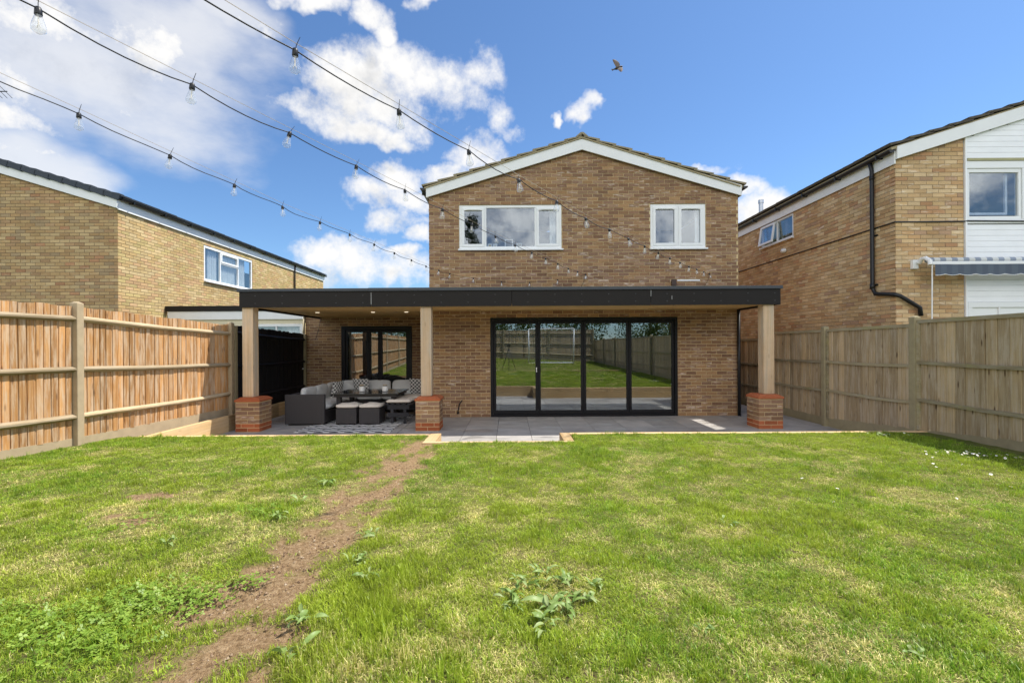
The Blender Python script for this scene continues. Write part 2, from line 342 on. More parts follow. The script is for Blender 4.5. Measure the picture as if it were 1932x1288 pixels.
CUBE_F = [(0, 3, 2, 1), (4, 5, 6, 7), (0, 1, 5, 4), (1, 2, 6, 5), (2, 3, 7, 6), (3, 0, 4, 7)]
class MB:
    def __init__(s): s.v = []; s.f = []; s.mi = []; s.cur = 0; s.r = []; s.rv = None
    def add(s, vs, fs):
        b = len(s.v); s.v += [tuple(p) for p in vs]; s.f += [tuple(b + i for i in f) for f in fs]; s.mi += [s.cur] * len(fs)
        s.r += [random.random() if s.rv is None else s.rv] * len(vs); return s
    def box(s, x0, x1, y0, y1, z0, z1, M=None):
        vs = [(x0, y0, z0), (x1, y0, z0), (x1, y1, z0), (x0, y1, z0), (x0, y0, z1), (x1, y0, z1), (x1, y1, z1), (x0, y1, z1)]
        if M is not None: vs = [M @ Vector(p) for p in vs]
        return s.add(vs, CUBE_F)
    def hexa(s, p): return s.add(p, CUBE_F)
    def beam(s, a, b, w, h, up=(0, 0, 1)):
        """box from a to b, w wide sideways, h high"""
        a, b = Vector(a), Vector(b); d = (b - a).normalized(); sd_ = d.cross(Vector(up)).normalized(); u = sd_.cross(d)
        q = lambda p: [p - sd_ * w / 2 - u * h / 2, p + sd_ * w / 2 - u * h / 2, p + sd_ * w / 2 + u * h / 2, p - sd_ * w / 2 + u * h / 2]
        A, B = q(a), q(b)
        return s.add(A + B, [(0, 1, 2, 3), (7, 6, 5, 4), (0, 4, 5, 1), (1, 5, 6, 2), (2, 6, 7, 3), (3, 7, 4, 0)])
    def prism(s, poly, a, b, axis='y'):
        """polygon (pairs) extruded along axis from a to b"""
        n = len(poly)
        def P(p, t): return {'y': (p[0], t, p[1]), 'x': (t, p[0], p[1]), 'z': (p[0], p[1], t)}[axis]
        vs = [P(p, a) for p in poly] + [P(p, b) for p in poly]
        return s.add(vs, [tuple(range(n)), tuple(range(2 * n - 1, n - 1, -1))] + [(i, i + n, (i + 1) % n + n, (i + 1) % n) for i in range(n)])
    def tube(s, pts, r, n=6, cap=True):
        pts = [Vector(p) for p in pts]; rr = r if isinstance(r, (list, tuple)) else [r] * len(pts)
        vs = []; fs = []; prev = None
        for i, p in enumerate(pts):
            d = (pts[min(i + 1, len(pts) - 1)] - pts[max(i - 1, 0)]).normalized()
            if prev is None: x = d.orthogonal().normalized()
            else: x = (prev - d * prev.dot(d)).normalized()
            prev = x; y = d.cross(x)
            for k in range(n):
                a = 2 * math.pi * k / n; vs.append(p + (x * math.cos(a) + y * math.sin(a)) * rr[i])
        for i in range(len(pts) - 1):
            for k in range(n): fs.append((i * n + k, i * n + (k + 1) % n, (i + 1) * n + (k + 1) % n, (i + 1) * n + k))
        if cap: fs.append(tuple(range(n - 1, -1, -1))); fs.append(tuple(range((len(pts) - 1) * n, len(pts) * n)))
        return s.add(vs, fs)
    def lathe(s, prof, n=12, c=(0, 0, 0)):
        vs = []; fs = []
        for r, z in prof:
            for k in range(n):
                a = 2 * math.pi * k / n; vs.append((c[0] + r * math.cos(a), c[1] + r * math.sin(a), c[2] + z))
        for i in range(len(prof) - 1):
            for k in range(n): fs.append((i * n + k, i * n + (k + 1) % n, (i + 1) * n + (k + 1) % n, (i + 1) * n + k))
        fs.append(tuple(range(n - 1, -1, -1))); fs.append(tuple(range((len(prof) - 1) * n, len(prof) * n)))
        return s.add(vs, fs)
    def mesh(s, name, mats, smooth=False):
        me = bpy.data.meshes.new(name); me.from_pydata(s.v, [], s.f)
        for m in (mats if isinstance(mats, (list, tuple)) else [mats]): me.materials.append(m)
        if any(s.mi): me.polygons.foreach_set('material_index', s.mi)
        at = me.attributes.new('rnd', 'FLOAT', 'POINT'); at.data.foreach_set('value', s.r)
        if smooth: me.polygons.foreach_set('use_smooth', [True] * len(me.polygons))
        me.update(); return me
    def obj(s, name, mats, parent=None, M=None, smooth=False, kind=None, bevel=0, label=None):
        o = bpy.data.objects.new(name, s.mesh(name, mats, smooth)); link(o, parent, M)
        if kind: o['kind'] = kind
        if label: o['label'] = label
        if bevel:
            b = o.modifiers.new('bevel', 'BEVEL'); b.width = bevel; b.segments = 2; b.limit_method = 'ANGLE'
        return o
def inst(name, me, parent, M, **kw):
    o = bpy.data.objects.new(name, me); link(o, parent, M)
    for k, v in kw.items(): o[k] = v
    return o
def axes(o, ux, uy, uz):
    return Matrix(((ux[0], uy[0], uz[0], o[0]), (ux[1], uy[1], uz[1], o[1]), (ux[2], uy[2], uz[2], o[2]), (0, 0, 0, 1)))

# ---- numpy value noise shared by the lawn sheet and the grass on it
_perm = RNG.random((256, 256))
def vnoise(x, y):
    xi = np.floor(x).astype(int); yi = np.floor(y).astype(int); fx = x - xi; fy = y - yi
    fx = fx * fx * (3 - 2 * fx); fy = fy * fy * (3 - 2 * fy)
    a = _perm[xi % 256, yi % 256]; b = _perm[(xi + 1) % 256, yi % 256]; c = _perm[xi % 256, (yi + 1) % 256]; d = _perm[(xi + 1) % 256, (yi + 1) % 256]
    return (a * (1 - fx) + b * fx) * (1 - fy) + (c * (1 - fx) + d * fx) * fy
def fbm(x, y, sc, o=4):
    v = 0; a = .5; t = 0
    for i in range(o):
        v = v + a * vnoise(x * sc + 31.7 * i, y * sc + 17.3 * i); t += a; a *= .55; sc *= 2.03
    return v / t
def sstep(x, a, b):
    t = np.clip((x - a) / (b - a), 0, 1); return t * t * (3 - 2 * t)
def lawn_z(x, y, rough=True):
    x = np.asarray(x, float); y = np.asarray(y, float)
    t = np.clip((x + 1) / 6, 0, 1); s = .028 * (1 - t) + .012 * t
    z = .30 + (6.6 - y) * s
    if rough: z = z + (fbm(x, y, .9, 3) - .5) * .04 * np.clip((6.4 - y) / 1.5, 0, 1) - .02 * path_m(x, y)
    return z
def path_m(x, y):
    """bare trodden strip: 1 on the soil, 0 in the grass"""
    x = np.asarray(x, float); y = np.asarray(y, float)
    cx = -1.15 + .05 * np.sin(y * 1.7) + (fbm(x * 0 + 3, y, 1.3, 3) - .5) * .3
    w = .235 + (fbm(x * 0 + 9, y, 1.6, 3) - .5) * .16
    d = np.abs(x - cx) / w + (fbm(x, y, 7, 4) - .5) * 2.2
    m = (1 - sstep(d, .75, 1.35)) * (1 - .5 * sstep(fbm(x + 11, y * .7, 4.5, 3), .54, .64))
    return m * (y > -2.5) * (y < 6.3)
def dirt_m(x, y):
    m = 0
    for (a, b, r) in [(-2.83, 3.7, .20), (-2.5, 3.1, .14), (-2.75, 3.25, .10)]:
        d = np.hypot((x - a), (y - b) * 1.4) / r + (fbm(x, y, 11, 2) - .5) * 1.6
        m = np.maximum(m, 1 - sstep(d, .6, 1.2))
    return m
def dry_m(x, y):
    d = fbm(x + 40, y, .85, 4) * .33 + fbm(x, y + 9, 4.2, 4) * .67
    d = sstep(d, .36, .68)
    d = d * .85 + .1 + .25 * np.exp(-((x + 2.8) ** 2 + (y - 3.6) ** 2) / .6)
    d = d * (1 - .6 * np.exp(-((x - 5.1) / .7) ** 2)) * (1 - .45 * np.exp(-((y - 6.5) / .5) ** 2))
    d = d * (1 - .55 * clump_m(x, y))
    return np.clip(d * .80, 0, 1)
def clump_m(x, y):
    return sstep(fbm(x + 23, y + 5, 4.4, 3), .52, .68)

m, t, out = new_mat('lit_downlight'); LENS = m
t.l.new(t.node('ShaderNodeEmission', {'Color': (1, .86, .62), 'Strength': .45}).outputs[0], out.inputs[0])
# ================================================================== THE SETTING
def subtract(iv, holes):
    out = [iv]
    for a, b in holes:
        nx = []
        for p, q in out:
            if b <= p or a >= q: nx.append((p, q)); continue
            if a > p: nx.append((p, a))
            if b < q: nx.append((b, q))
        out = nx
    return out
UNIT_BRICK = {}
def brick_wall(parent, name, o, ux, nz, u0, u1, z0, z1, holes, bmat, mmat, n_single=300, gable=None, vis=None, phase=0.0, mortar_t=.1, mats2=None):
    """a wall of real bricks in front of a mortar backing. o + ux*u + z; nz points out of the wall.
    gable(u) gives the top height at u; holes = (ua, ub, za, zb). Returns the wall object (mortar) with its bricks under it."""
    ux = Vector(ux); nz = Vector(nz); o = Vector(o); up = Vector((0, 0, 1))
    def W(u, z, n): return o + ux * u + up * z + nz * n
    mb = MB()
    us = sorted({u0, u1} | {h[0] for h in holes} | {h[1] for h in holes}); zs = sorted({z0, z1} | {h[2] for h in holes} | {h[3] for h in holes})
    us = [u for u in us if u0 <= u <= u1]; us[0] += .006; us[-1] -= .006; zs = [z for z in zs if z0 <= z <= z1]
    for i in range(len(us) - 1):
        for j in range(len(zs) - 1):
            cu, cz = (us[i] + us[i + 1]) / 2, (zs[j] + zs[j + 1]) / 2
            if any(h[0] < cu < h[1] and h[2] < cz < h[3] for h in holes): continue
            q = lambda n: [W(us[i], zs[j], n), W(us[i + 1], zs[j], n), W(us[i + 1], zs[j + 1], n), W(us[i], zs[j + 1], n)]
            mb.hexa(q(-mortar_t) + q(-.006))
    if gable:
        m = (u0 + u1) / 2 if gable(u0) < gable((u0 + u1) / 2) else None
        ua_, ub_ = u0 + .006, u1 - .006; pts = [(ua_, z1), (ub_, z1), (ub_, gable(u1))] + ([(m, gable(m))] if m is not None and gable(m) > gable(u1) + .01 else []) + [(ua_, gable(u0))]
        A = [W(u, z, -mortar_t) for u, z in pts]; B = [W(u, z, -.006) for u, z in pts]; n = len(pts)
        mb.add(A + B, [tuple(range(n - 1, -1, -1)), tuple(range(n, 2 * n))] + [(i, (i + 1) % n, (i + 1) % n + n, i + n) for i in range(n)])
    wall = mb.obj(name, mmat, parent)
    ztop = max(gable(u) for u in np.linspace(u0, u1, 9)) if gable else z1
    L, H = .225, .075; bricks = []
    k = 0; z = z0
    while z + .03 < ztop:
        za, zb = z + .005, min(z + H - .005, ztop)
        a, b = u0, u1
        if gable:
            ok = [u for u in np.arange(u0, u1 + .01, .02) if gable(u) - .03 >= zb]
            if not ok: break
            a, b = ok[0], ok[-1]
        hs = [(h[0], h[1]) for h in holes if h[2] < zb - .002 and h[3] > za + .002]
        off = (phase + (L / 2 if k % 2 else 0)) % L
        for p, q in subtract((a, b), hs):
            s = math.floor((p - u0 - off) / L) * L + u0 + off
            while s < q:
                x0, x1 = max(s, p), min(s + L, q)
                if x1 - x0 > .045: bricks.append((x0 + .005, x1 - .005, za, zb, x1 - x0 > L - .003))
                s += L
        z += H; k += 1
    cam0 = Vector((0, 0, EYE)); cand = []
    for i, (x0, x1, za, zb, full) in enumerate(bricks):
        if full and abs(zb - za - .065) < .001:
            c = W((x0 + x1) / 2, (za + zb) / 2, 0)
            if vis is None or vis((x0 + x1) / 2, (za + zb) / 2): cand.append(((c - cam0).length, i))
    single = set(i for _, i in sorted(cand)[:n_single])
    key = bmat.name
    if key not in UNIT_BRICK:
        u = MB(); u.rv = 0.0; u.box(-.1075, .1075, -.0325, .0325, -.05, 0); UNIT_BRICK[key] = u.mesh('brick', bmat)
    sm = MB()
    for i, (x0, x1, za, zb, full) in enumerate(bricks):
        pr = random.uniform(-.0018, .0022); m2 = 0
        if i in single:
            ins = mats2(x0, za) if mats2 else None
            mt = ins or bmat
            if mt.name not in UNIT_BRICK:
                u = MB(); u.rv = 0.0; u.box(-.1075, .1075, -.0325, .0325, -.05, 0); UNIT_BRICK[mt.name] = u.mesh('brick', mt)
            inst('brick', UNIT_BRICK[mt.name], wall, axes(W((x0 + x1) / 2, (za + zb) / 2, pr), ux, up, nz))
        else:
            if mats2 and mats2(x0, za): m2 = 1
            j = lambda: random.uniform(-.001, .001)
            sm.cur = m2
            vs = [W(x0, za, -.012), W(x1, za, -.012), W(x1, zb, -.012), W(x0, zb, -.012), W(x0 + j(), za + j(), pr), W(x1 + j(), za + j(), pr), W(x1 + j(), zb + j(), pr), W(x0 + j(), zb + j(), pr)]
            sm.add(vs, [(4, 5, 6, 7), (0, 1, 5, 4), (1, 2, 6, 5), (2, 3, 7, 6), (3, 0, 4, 7)])
    ms = [bmat] + ([mats2.alt] if mats2 else [])
    sm.obj('brick_courses', ms, wall, kind='stuff')
    return wall

def window(parent, name, o, ux, nz, W_, H_, panes, frame_mat=None, sill=True, glass=None, fw=.06, sashes=None, curtain=None, depth=.07, lab=None):
    """window with its lower left outer corner at o. panes = list of (x0, x1, z0, z1, opening?) glass+sash cells inside."""
    frame_mat = frame_mat or UPVC; glass = glass or GLASS_W
    M = axes(o, ux, (-Vector(nz)), (0, 0, 1))      # local: x along, y into the wall, z up
    mb = MB()
    # outer frame
    mb.box(0, W_, 0, depth, 0, fw); mb.box(0, W_, 0, depth, H_ - fw, H_); mb.box(0, fw, 0, depth, fw, H_ - fw); mb.box(W_ - fw, W_, 0, depth, fw, H_ - fw)
    xs = sorted({p[0] for p in panes} | {p[1] for p in panes})
    cells = []
    for i, (a, b, c, d, op) in enumerate(panes):
        cells.append((a, b, c, d))
        # mullion to the right / transom above when another cell lies there
        if b < W_ - fw - .01: mb.box(b, b + .04, .002, depth - .002, fw if c <= fw + .001 else c, H_ - fw if d >= H_ - fw - .001 else d)
        if d < H_ - fw - .01: mb.box(a, b, .002, depth - .002, d, d + .04)
    w = mb.obj(name, frame_mat, parent, M, bevel=.004)
    if lab: w['label'] = lab
    for a, b, c, d, op in panes:
        x0, x1, z0_, z1_ = a, b, c, d
        if op:
            s = MB(); t = .055
            s.box(a, b, -.014, depth - .01, c, c + t); s.box(a, b, -.014, depth - .01, d - t, d); s.box(a, a + t, -.014, depth - .01, c + t, d - t); s.box(b - t, b, -.014, depth - .01, c + t, d - t)
            s.box(a + .1, b - .1, -.024, -.012, d - t + .012, d - t + .026)     # trickle vent
            so_ = s.obj('sash', frame_mat, w, M, bevel=.004)
            x0, x1, z0_, z1_ = a + t, b - t, c + t, d - t
        g = MB(); g.box(x0 - .004, x1 + .004, .026, .032, z0_ - .004, z1_ + .004); g.obj('pane', glass, w, M)
    if sill:
        s = MB(); s.box(-.02, W_ + .03, -.075, .02, -.035, -.001); s.obj('sill', frame_mat, w, M, bevel=.004)
    return w, M

def curtain(w, M, x0, x1, z0, z1, y=.16, fold=.06):
    mb = MB(); n = max(6, int((x1 - x0) / .018)); vs = []
    for i in range(n + 1):
        x = x0 + (x1 - x0) * i / n; yy = y + .022 * math.sin(2 * math.pi * (x - x0) / fold) + .006 * math.sin(i * 1.7)
        vs += [(x, yy, z0), (x, yy, z1), ]
    mb.add(vs, [(2 * i, 2 * i + 2, 2 * i + 3, 2 * i + 1) for i in range(n)])
    return mb.obj('curtain', CURTAIN, w, M, smooth=True)

def barge(parent, y0, y1, xl, xr, zl, xa, za, h, mat=WHITE_BOARD):
    """bargeboards along a gable: eave tops at zl, apex top at za, face between y0 (front) and y1"""
    for xe in (xl, xr):
        if xe is None: continue
        mb = MB(); mb.prism([(xe, zl - h), (xa, za - h), (xa, za), (xe, zl)], y0, y1); mb.obj('bargeboard', mat, parent, bevel=.003)

def roof_slope(parent, xe, ze, xa, za, y0, y1, mat, edge_mat, n_rows=10, verge_singles=True, col_w=.3, th=.028, name='tile', extra=0.0, under=None):
    """tiled slope from eave (xe, ze) to ridge (xa, za), running y0 (front verge) to y1; rows overlap like steps"""
    rm = MB(); d = Vector((xa - xe, 0, za - ze)); L = d.length; d.normalize(); n = Vector((-d.z, 0, d.x))
    if n.z < 0: n = -n
    P = lambda t, y, k: Vector((xe, y, ze)) + d * t + n * k
    rm.hexa([P(0, y0 + .03, -.05), P(L, y0 + .03, -.05), P(L, y1, -.05), P(0, y1, -.05), P(0, y0 + .03, -.002), P(L, y0 + .03, -.002), P(L, y1, -.002), P(0, y1, -.002)])
    roof = rm.obj('roof', under or UNDER, parent)
    sm = MB(); pitch = L / n_rows
    for r in range(n_rows):
        t0, t1 = r * pitch - .02, (r + 1) * pitch + .05
        y = y0; c = 0
        while y < y1 - .01:
            yb = min(y + col_w, y1)
            a0 = y + (.0 if c == 0 else .004)
            j = random.uniform(-.004, .004)
            lo0, hi0 = .042 + j, .042 + th + j; lo1, hi1 = .002 + j, .002 + th + j
            vs = [P(t0, a0, lo0 - th * .3), P(t1, a0, lo1), P(t1, yb - .004, lo1), P(t0, yb - .004, lo0 - th * .3), P(t0, a0, hi0), P(t1, a0, hi1), P(t1, yb - .004, hi1 + .004), P(t0, yb - .004, hi0 + .004)]
            if c < 2:
                m_ = MB(); m_.hexa(vs); m_.obj(name, mat, roof)
            else: sm.hexa(vs)
            y = yb; c += 1
    if sm.v: sm.obj('tile_courses', mat, roof, kind='stuff')
    return roof

def gutter(parent, x, z, y0, y1, side, drops=(), brackets=1.0, name='gutter'):
    mb = MB(); r = .056; n = 8
    vs = []
    for y in (y0, y1):
        for k in range(n + 1):
            a = math.pi + math.pi * k / n; vs.append((x + r * math.cos(a), y, z + r * math.sin(a)))
        for k in range(n, -1, -1):
            a = math.pi + math.pi * k / n; vs.append((x + (r - .006) * math.cos(a), y, z + (r - .006) * math.sin(a)))
    m = 2 * (n + 1)
    mb.add(vs, [(i, (i + 1) % m, (i + 1) % m + m, i + m) for i in range(m)] + [tuple(range(n + 1)), tuple(range(m, m + n + 1))])
    g = mb.obj(name, BLACKPL, parent)
    y = y0 + .3
    while y < y1:
        b = MB(); b.box(x - .064, x + .064, y - .012, y + .012, z - .064, z + .012); b.box(x - .07, x + .07, y - .012, y + .012, z + .002, z + .014); b.obj('gutter_bracket', BLACKPL, g); y += brackets
    return g

# ------------------------------------------------------------------ sky light only; ground
X0, X1, Y0, Y1 = -6.6, 7.2, -9.9, 6.58
def lawn_sheet():
    xs = np.concatenate([np.linspace(X0, -3.2, 46)[:-1], np.linspace(-3.2, 3.4, 180)[:-1], np.linspace(3.4, X1, 50)])
    ys = np.concatenate([np.linspace(Y0, -.6, 90)[:-1], np.linspace(-.6, 4.4, 170)[:-1], np.linspace(4.4, 6.66, 46)])
    gx, gy = np.meshgrid(xs, ys, indexing='ij'); nx, ny = gx.shape
    z = lawn_z(gx, gy) + (fbm(gx, gy, 14, 3) - .5) * (.018 + .022 * path_m(gx, gy))
    # the paved notch is cut out of the lawn
    z = np.where((gx > -1.13) & (gx < .86) & (gy > 6.09), -.06, z)
    v = np.stack([gx, gy, z], -1).reshape(-1, 3)
    idx = np.arange(nx * ny).reshape(nx, ny)
    f = np.stack([idx[:-1, :-1], idx[1:, :-1], idx[1:, 1:], idx[:-1, 1:]], -1).reshape(-1, 4)
    me = bpy.data.meshes.new('lawn'); me.from_pydata(v.tolist(), [], f.tolist())
    for nm, a in (('dry', dry_m(gx, gy)), ('bare', np.maximum(path_m(gx, gy), dirt_m(gx, gy)))):
        at = me.attributes.new(nm, 'FLOAT', 'POINT'); at.data.foreach_set('value', np.asarray(a, dtype=float).reshape(-1))
    me.polygons.foreach_set('use_smooth', [True] * len(me.polygons))
    m, t, out = new_mat('lawn_soil_and_thatch'); P = t.node('ShaderNodeNewGeometry').outputs['Position']
    dry = t.node('ShaderNodeAttribute', attribute_name='dry').outputs['Fac']; bare = t.node('ShaderNodeAttribute', attribute_name='bare').outputs['Fac']
    n = t.noise(P, 45, 5, .7); n2 = t.noise(P, 160, 3, .7)
    th = t.mix(dry, (.10, .15, .02), (.32, .30, .09)); th = t.mix(t.ss(n, .45, .62), th, (.14, .11, .05))
    soil = t.ramp(n, [(.32, (.17, .105, .05)), (.5, (.32, .21, .11)), (.66, (.45, .32, .185))])
    soil = t.mix(t.ss(n2, .6, .72), soil, (.42, .31, .21))
    c = t.mix(bare, th, soil)
    finish(t, out, c, .95, t.m('ADD', n, t.m('MULTIPLY', n2, .5)), .9, spec=.1, dist=.03)
    me.materials.append(m)
    o = bpy.data.objects.new('lawn', me); link(o); tag(o, kind='structure', label='back garden lawn with a bare trodden strip of soil')
    return o
lawn_sheet()
# surrounding land, one sheet out to the horizon, just under everything else
gm = MB(); gm.add([(-400, -400, -.12), (400, -400, -.12), (400, 400, -.12), (-400, 400, -.12)], [(0, 1, 2, 3)])
tag(gm.obj('ground', plain('surrounding_grass_ground', (.07, .085, .03), .95, .3, .5)), kind='structure')

# ------------------------------------------------------------------ patio
pm = MB(); pm.box(-5.2, 6.05, 6.62, 12.5, -.1, -.012); pm.box(-.98, .72, 6.1, 6.62, -.1, -.012)
patio = tag(pm.obj('patio', plain('paving_joint_mortar', (.12, .115, .11), .95, .2, 20, bs=.5)), kind='structure', label='grey paved patio under the canopy')
_slabs = {}
def slab(x0, x1, y0, y1):
    k = (round(x1 - x0, 3), round(y1 - y0, 3))
    if k not in _slabs:
        u = MB(); u.rv = 0.0; u.box(-k[0] / 2, k[0] / 2, -k[1] / 2, k[1] / 2, -.02, 0); _slabs[k] = u.mesh('paving_slab', SLAB)
    return inst('paving_slab', _slabs[k], patio, Matrix.Translation(((x0 + x1) / 2, (y0 + y1) / 2, random.uniform(-.0015, .0015))))
g_ = .004
ycuts = [12.48, 11.58, 10.68, 9.78, 8.88, 7.98, 7.08, 6.64]
xk = [-5.2] + [round(-5.2 + .0 + .6 * i - .42 + .6, 3) for i in range(0, 19)]
xk = [x for x in xk if x < 6.0] + [6.04]
for i in range(len(xk) - 1):
    for j in range(len(ycuts) - 1):
        slab(xk[i] + g_, xk[i + 1] - g_, ycuts[j + 1] + g_, ycuts[j] - g_)
for a, b in zip([-.975, -.42, .18], [-.42, .18, .715]): slab(a + g_, b - g_, 6.11, 6.63)

# retaining wall of sleepers round the lawn edge
sl = thing('retaining_wall', (0, 6.7, 0), 'low wall of pale timber sleepers edging the lawn in front of the patio', 'retaining wall')
def sleeper(x0, x1, y0, y1, z0=-.05, z1=.305, m=W_SLEEP, dz=0):
    mb = MB(); mb.box(x0, x1, y0, y1, z0, z1); return mb.obj('sleeper', m, sl, bevel=.006)
for a, b in ((-5.3, -3.35), (-3.345, -1.14),): sleeper(a, b, 6.65, 6.74, z1=.30 + random.uniform(0, .004))
for a, b in ((.86, 2.9), (2.905, 4.95), (4.955, 6.02)): sleeper(a, b, 6.66, 6.76, z1=.302 + random.uniform(0, .004))
sleeper(-1.135, -.98, 6.18, 6.76, m=W_SLEEPY); sleeper(.72, .855, 6.18, 6.76, m=W_SLEEPY); sleeper(-1.135, .855, 6.09, 6.175, z1=.308)
sd_ = thing('side_retaining_wall', (-5.25, 9, 0), 'timber sleepers running along the foot of the left fence beside the patio', 'retaining wall')
for a, b in ((6.75, 8.7), (8.705, 10.6), (10.605, 12.35)):
    mb = MB(); mb.box(-5.28, -5.205, a, b, -.05, .29); mb.obj('sleeper', W_SLEEPY, sd_, bevel=.005)
# soil strip behind that wall
mb = MB(); mb.box(-5.6, -5.285, 6.6, 12.35, -.1, .24); tag(mb.obj('soil_border', plain('border_soil', (.14, .09, .055), .95, .3, 20, bs=.8)), kind='structure')

# ================================================================== MAIN HOUSE
YM, YR = 10.29, 12.40                 # main wall plane, recessed wall plane
HX0, HX1 = -1.74, 5.05
house = thing('brick_house', (1.65, YM, 0), 'brown brick house with a white-edged gable and black bifold doors, middle of the row', 'house')
XA, SL = 1.62, .312
gab = lambda x: 6.02 - SL * abs((x + HX0) - XA)
win_l = (-1.078, 1.178, 3.675, 4.65); win_r = (3.12, 4.34, 3.675, 4.65); door = (-.405, 3.70, 0.0, 2.175)
holes = [(a - HX0, b - HX0, c, d) for a, b, c, d in (win_l, win_r, door)]
def visM(u, z): return z < 2.30 or z > 3.0
brick_wall(house, 'wall', (HX0, YM, 0), (1, 0, 0), (0, -1, 0), 0, HX1 - HX0, 0, 4.8, holes, B_MAIN, MORTAR, 300, gab, lambda u, z: z < 2.3 and (u > .3))
brick_wall(house, 'side_wall', (HX1, YM + .001, 0), (0, 1, 0), (1, 0, 0), 0, 8, 0, 4.85, [], B_MAIN, MORTAR, 0)
brick_wall(house, 'side_wall', (HX0, YM + 8.01, 0), (0, -1, 0), (-1, 0, 0), 0, 8.009, 0, 4.85, [], B_MAIN, MORTAR, 0)
# recessed wing to the left with the french doors
wing_door = (-4.43, -2.56, .075, 2.1)
brick_wall(house, 'wing_wall', (-5.375, YR, 0), (1, 0, 0), (0, -1, 0), 0, 3.615, 0, 2.62, [(wing_door[0] + 5.375, wing_door[1] + 5.375, .075, 2.1)], B_MAIN, MORTAR, 300, vis=lambda u, z: z > .5)
mb = MB(); mb.box(-5.30, -1.85, YR + .12, 17.9, 2.62, 2.70); mb.obj('wing_roof', FASCIA, house)
mb = MB(); mb.box(-5.30, -5.2, YR + .11, 17.9, 0, 2.6); mb.box(-5.2, HX0 - .11, 17.8, 17.9, 0, 2.6); mb.box(HX0 + .12, 4.9, 17.8, 17.9, 0, 4.8); mb.obj('rear_wall', MORTAR_GREY, house)
# inside: floors, ceilings, partitions
mb = MB(); mb.box(HX0 + .12, HX1 - .12, YM + .16, 17.7, -.04, -.005); mb.box(-5.19, HX0 - .12, YR + .16, 17.7, -.04, -.005); mb.obj('floor', plain('wood_floor', (.20, .13, .08), .4, .1, 3), house)
mb = MB(); mb.box(HX0 + .11, HX1 - .11, YM + .105, 17.7, 2.42, 2.60); mb.obj('ceiling', ROOM_PALE, house)
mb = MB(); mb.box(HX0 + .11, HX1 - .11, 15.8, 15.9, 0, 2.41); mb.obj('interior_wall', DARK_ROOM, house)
mb = MB(); mb.box(HX0 + .11, HX1 - .11, 13.8, 13.9, 2.61, 4.9); mb.box(2.2, 2.28, YM + .105, 13.79, 2.61, 4.9); mb.box(HX0 + .11, HX1 - .11, YM + .105, 13.79, 4.92, 4.98); mb.obj('upstairs_wall', ROOM_PALE, house)
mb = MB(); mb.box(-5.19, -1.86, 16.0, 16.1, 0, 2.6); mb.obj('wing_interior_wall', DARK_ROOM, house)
# roof
slope_l = roof_slope(house, HX0 - .10, 5.01, XA, 6.085, YM - .10, YM + 8, TILE_M, TILE_TOP, 10)
slope_r = roof_slope(house, HX1 + .10, 5.01, XA, 6.085, YM - .10, YM + 8, TILE_M, TILE_TOP, 10)
y = YM - .11; ridge_sm = MB(); k = 0
while y < YM + 8:
    mb = MB() if k < 2 else ridge_sm
    mb.prism([(XA - .13, 6.10), (XA - .03, 6.185), (XA + .03, 6.185), (XA + .13, 6.10), (XA + .11, 6.085), (XA, 6.15), (XA - .11, 6.085)], y, y + .44)
    if k < 2: mb.obj('ridge_tile', TILE_M, slope_l)
    y += .45; k += 1
ridge_sm.obj('ridge_tiles', TILE_M, slope_l, kind='stuff')
barge(house, YM - .075, YM - .045, HX0 - .045, HX1 + .045, 5.03, XA, 6.055, .235)
mb = MB()     # tan undercloak between board and tiles
for s in (-1, 1):
    xe = XA + s * 3.44; mb.prism([(xe, 5.012), (XA, 6.085), (XA, 6.06), (xe, 4.985)], YM - .098, YM - .04)
mb.obj('undercloak', UNDER, house)
gutter(house, HX0 - .12, 5.00, YM - .09, YM + 8, -1); gutter(house, HX1 + .12, 5.00, YM - .09, YM + 8, 1)
mb = MB(); mb.box(HX0 - .05, HX0 - .03, YM - .04, YM + 8, 4.8, 5.0); mb.box(HX1 + .03, HX1 + .05, YM - .04, YM + 8, 4.8, 5.0); mb.obj('fascia_board', WHITE_BOARD, house)
# windows
wl, ML = window(house, 'window', (win_l[0] + .004, YM - .0 + .02, win_l[2] + .004), (1, 0, 0), (0, -1, 0), 2.248, .967,
    [(.06, .555, .06, .907, True), (.595, 1.655, .06, .907, False), (1.695, 2.188, .06, .907, True)], lab='wide three-light white upstairs window')
wr, MR = window(house, 'window', (win_r[0] + .004, YM + .02, win_r[2] + .004), (1, 0, 0), (0, -1, 0), 1.212, .967,
    [(.06, .586, .06, .907, True), (.626, 1.152, .06, .907, True)], lab='white upstairs window with two equal casements')
curtain(wl, ML, 2.0, 2.19, .05, .9); curtain(wr, MR, 1.04, 1.17, .05, .9)
# white reveal boards round the openings
# bifold doors
def leaf_door(parent, M, x0, x1, z0, z1, st=.055, name='door_leaf', handle=False, glass=GLASS_D, mat=ALU):
    mb = MB(); mb.box(x0, x1, 0, .06, z0, z0 + st * 1.5); mb.box(x0, x1, 0, .06, z1 - st, z1); mb.box(x0, x0 + st, 0, .06, z0 + st * 1.5, z1 - st); mb.box(x1 - st, x1, 0, .06, z0 + st * 1.5, z1 - st)
    d = mb.obj(name, mat, parent, M, bevel=.003)
    g = MB(); g.box(x0 + st - .004, x1 - st + .004, .02, .026, z0 + st * 1.5 - .004, z1 - st + .004); g.obj('pane', glass, d, M)
    if handle:
        h = MB(); h.box(x1 - .042, x1 - .022, -.012, -.001, .98, 1.08); h.tube([(x1 - .031, -.03, 1.05), (x1 - .031, -.03, 1.0)], .006, 6); h.box(x1 - .037, x1 - .025, -.03, -.012, 1.04, 1.055)
        h.obj('handle', UPVC, d, M)
    return d
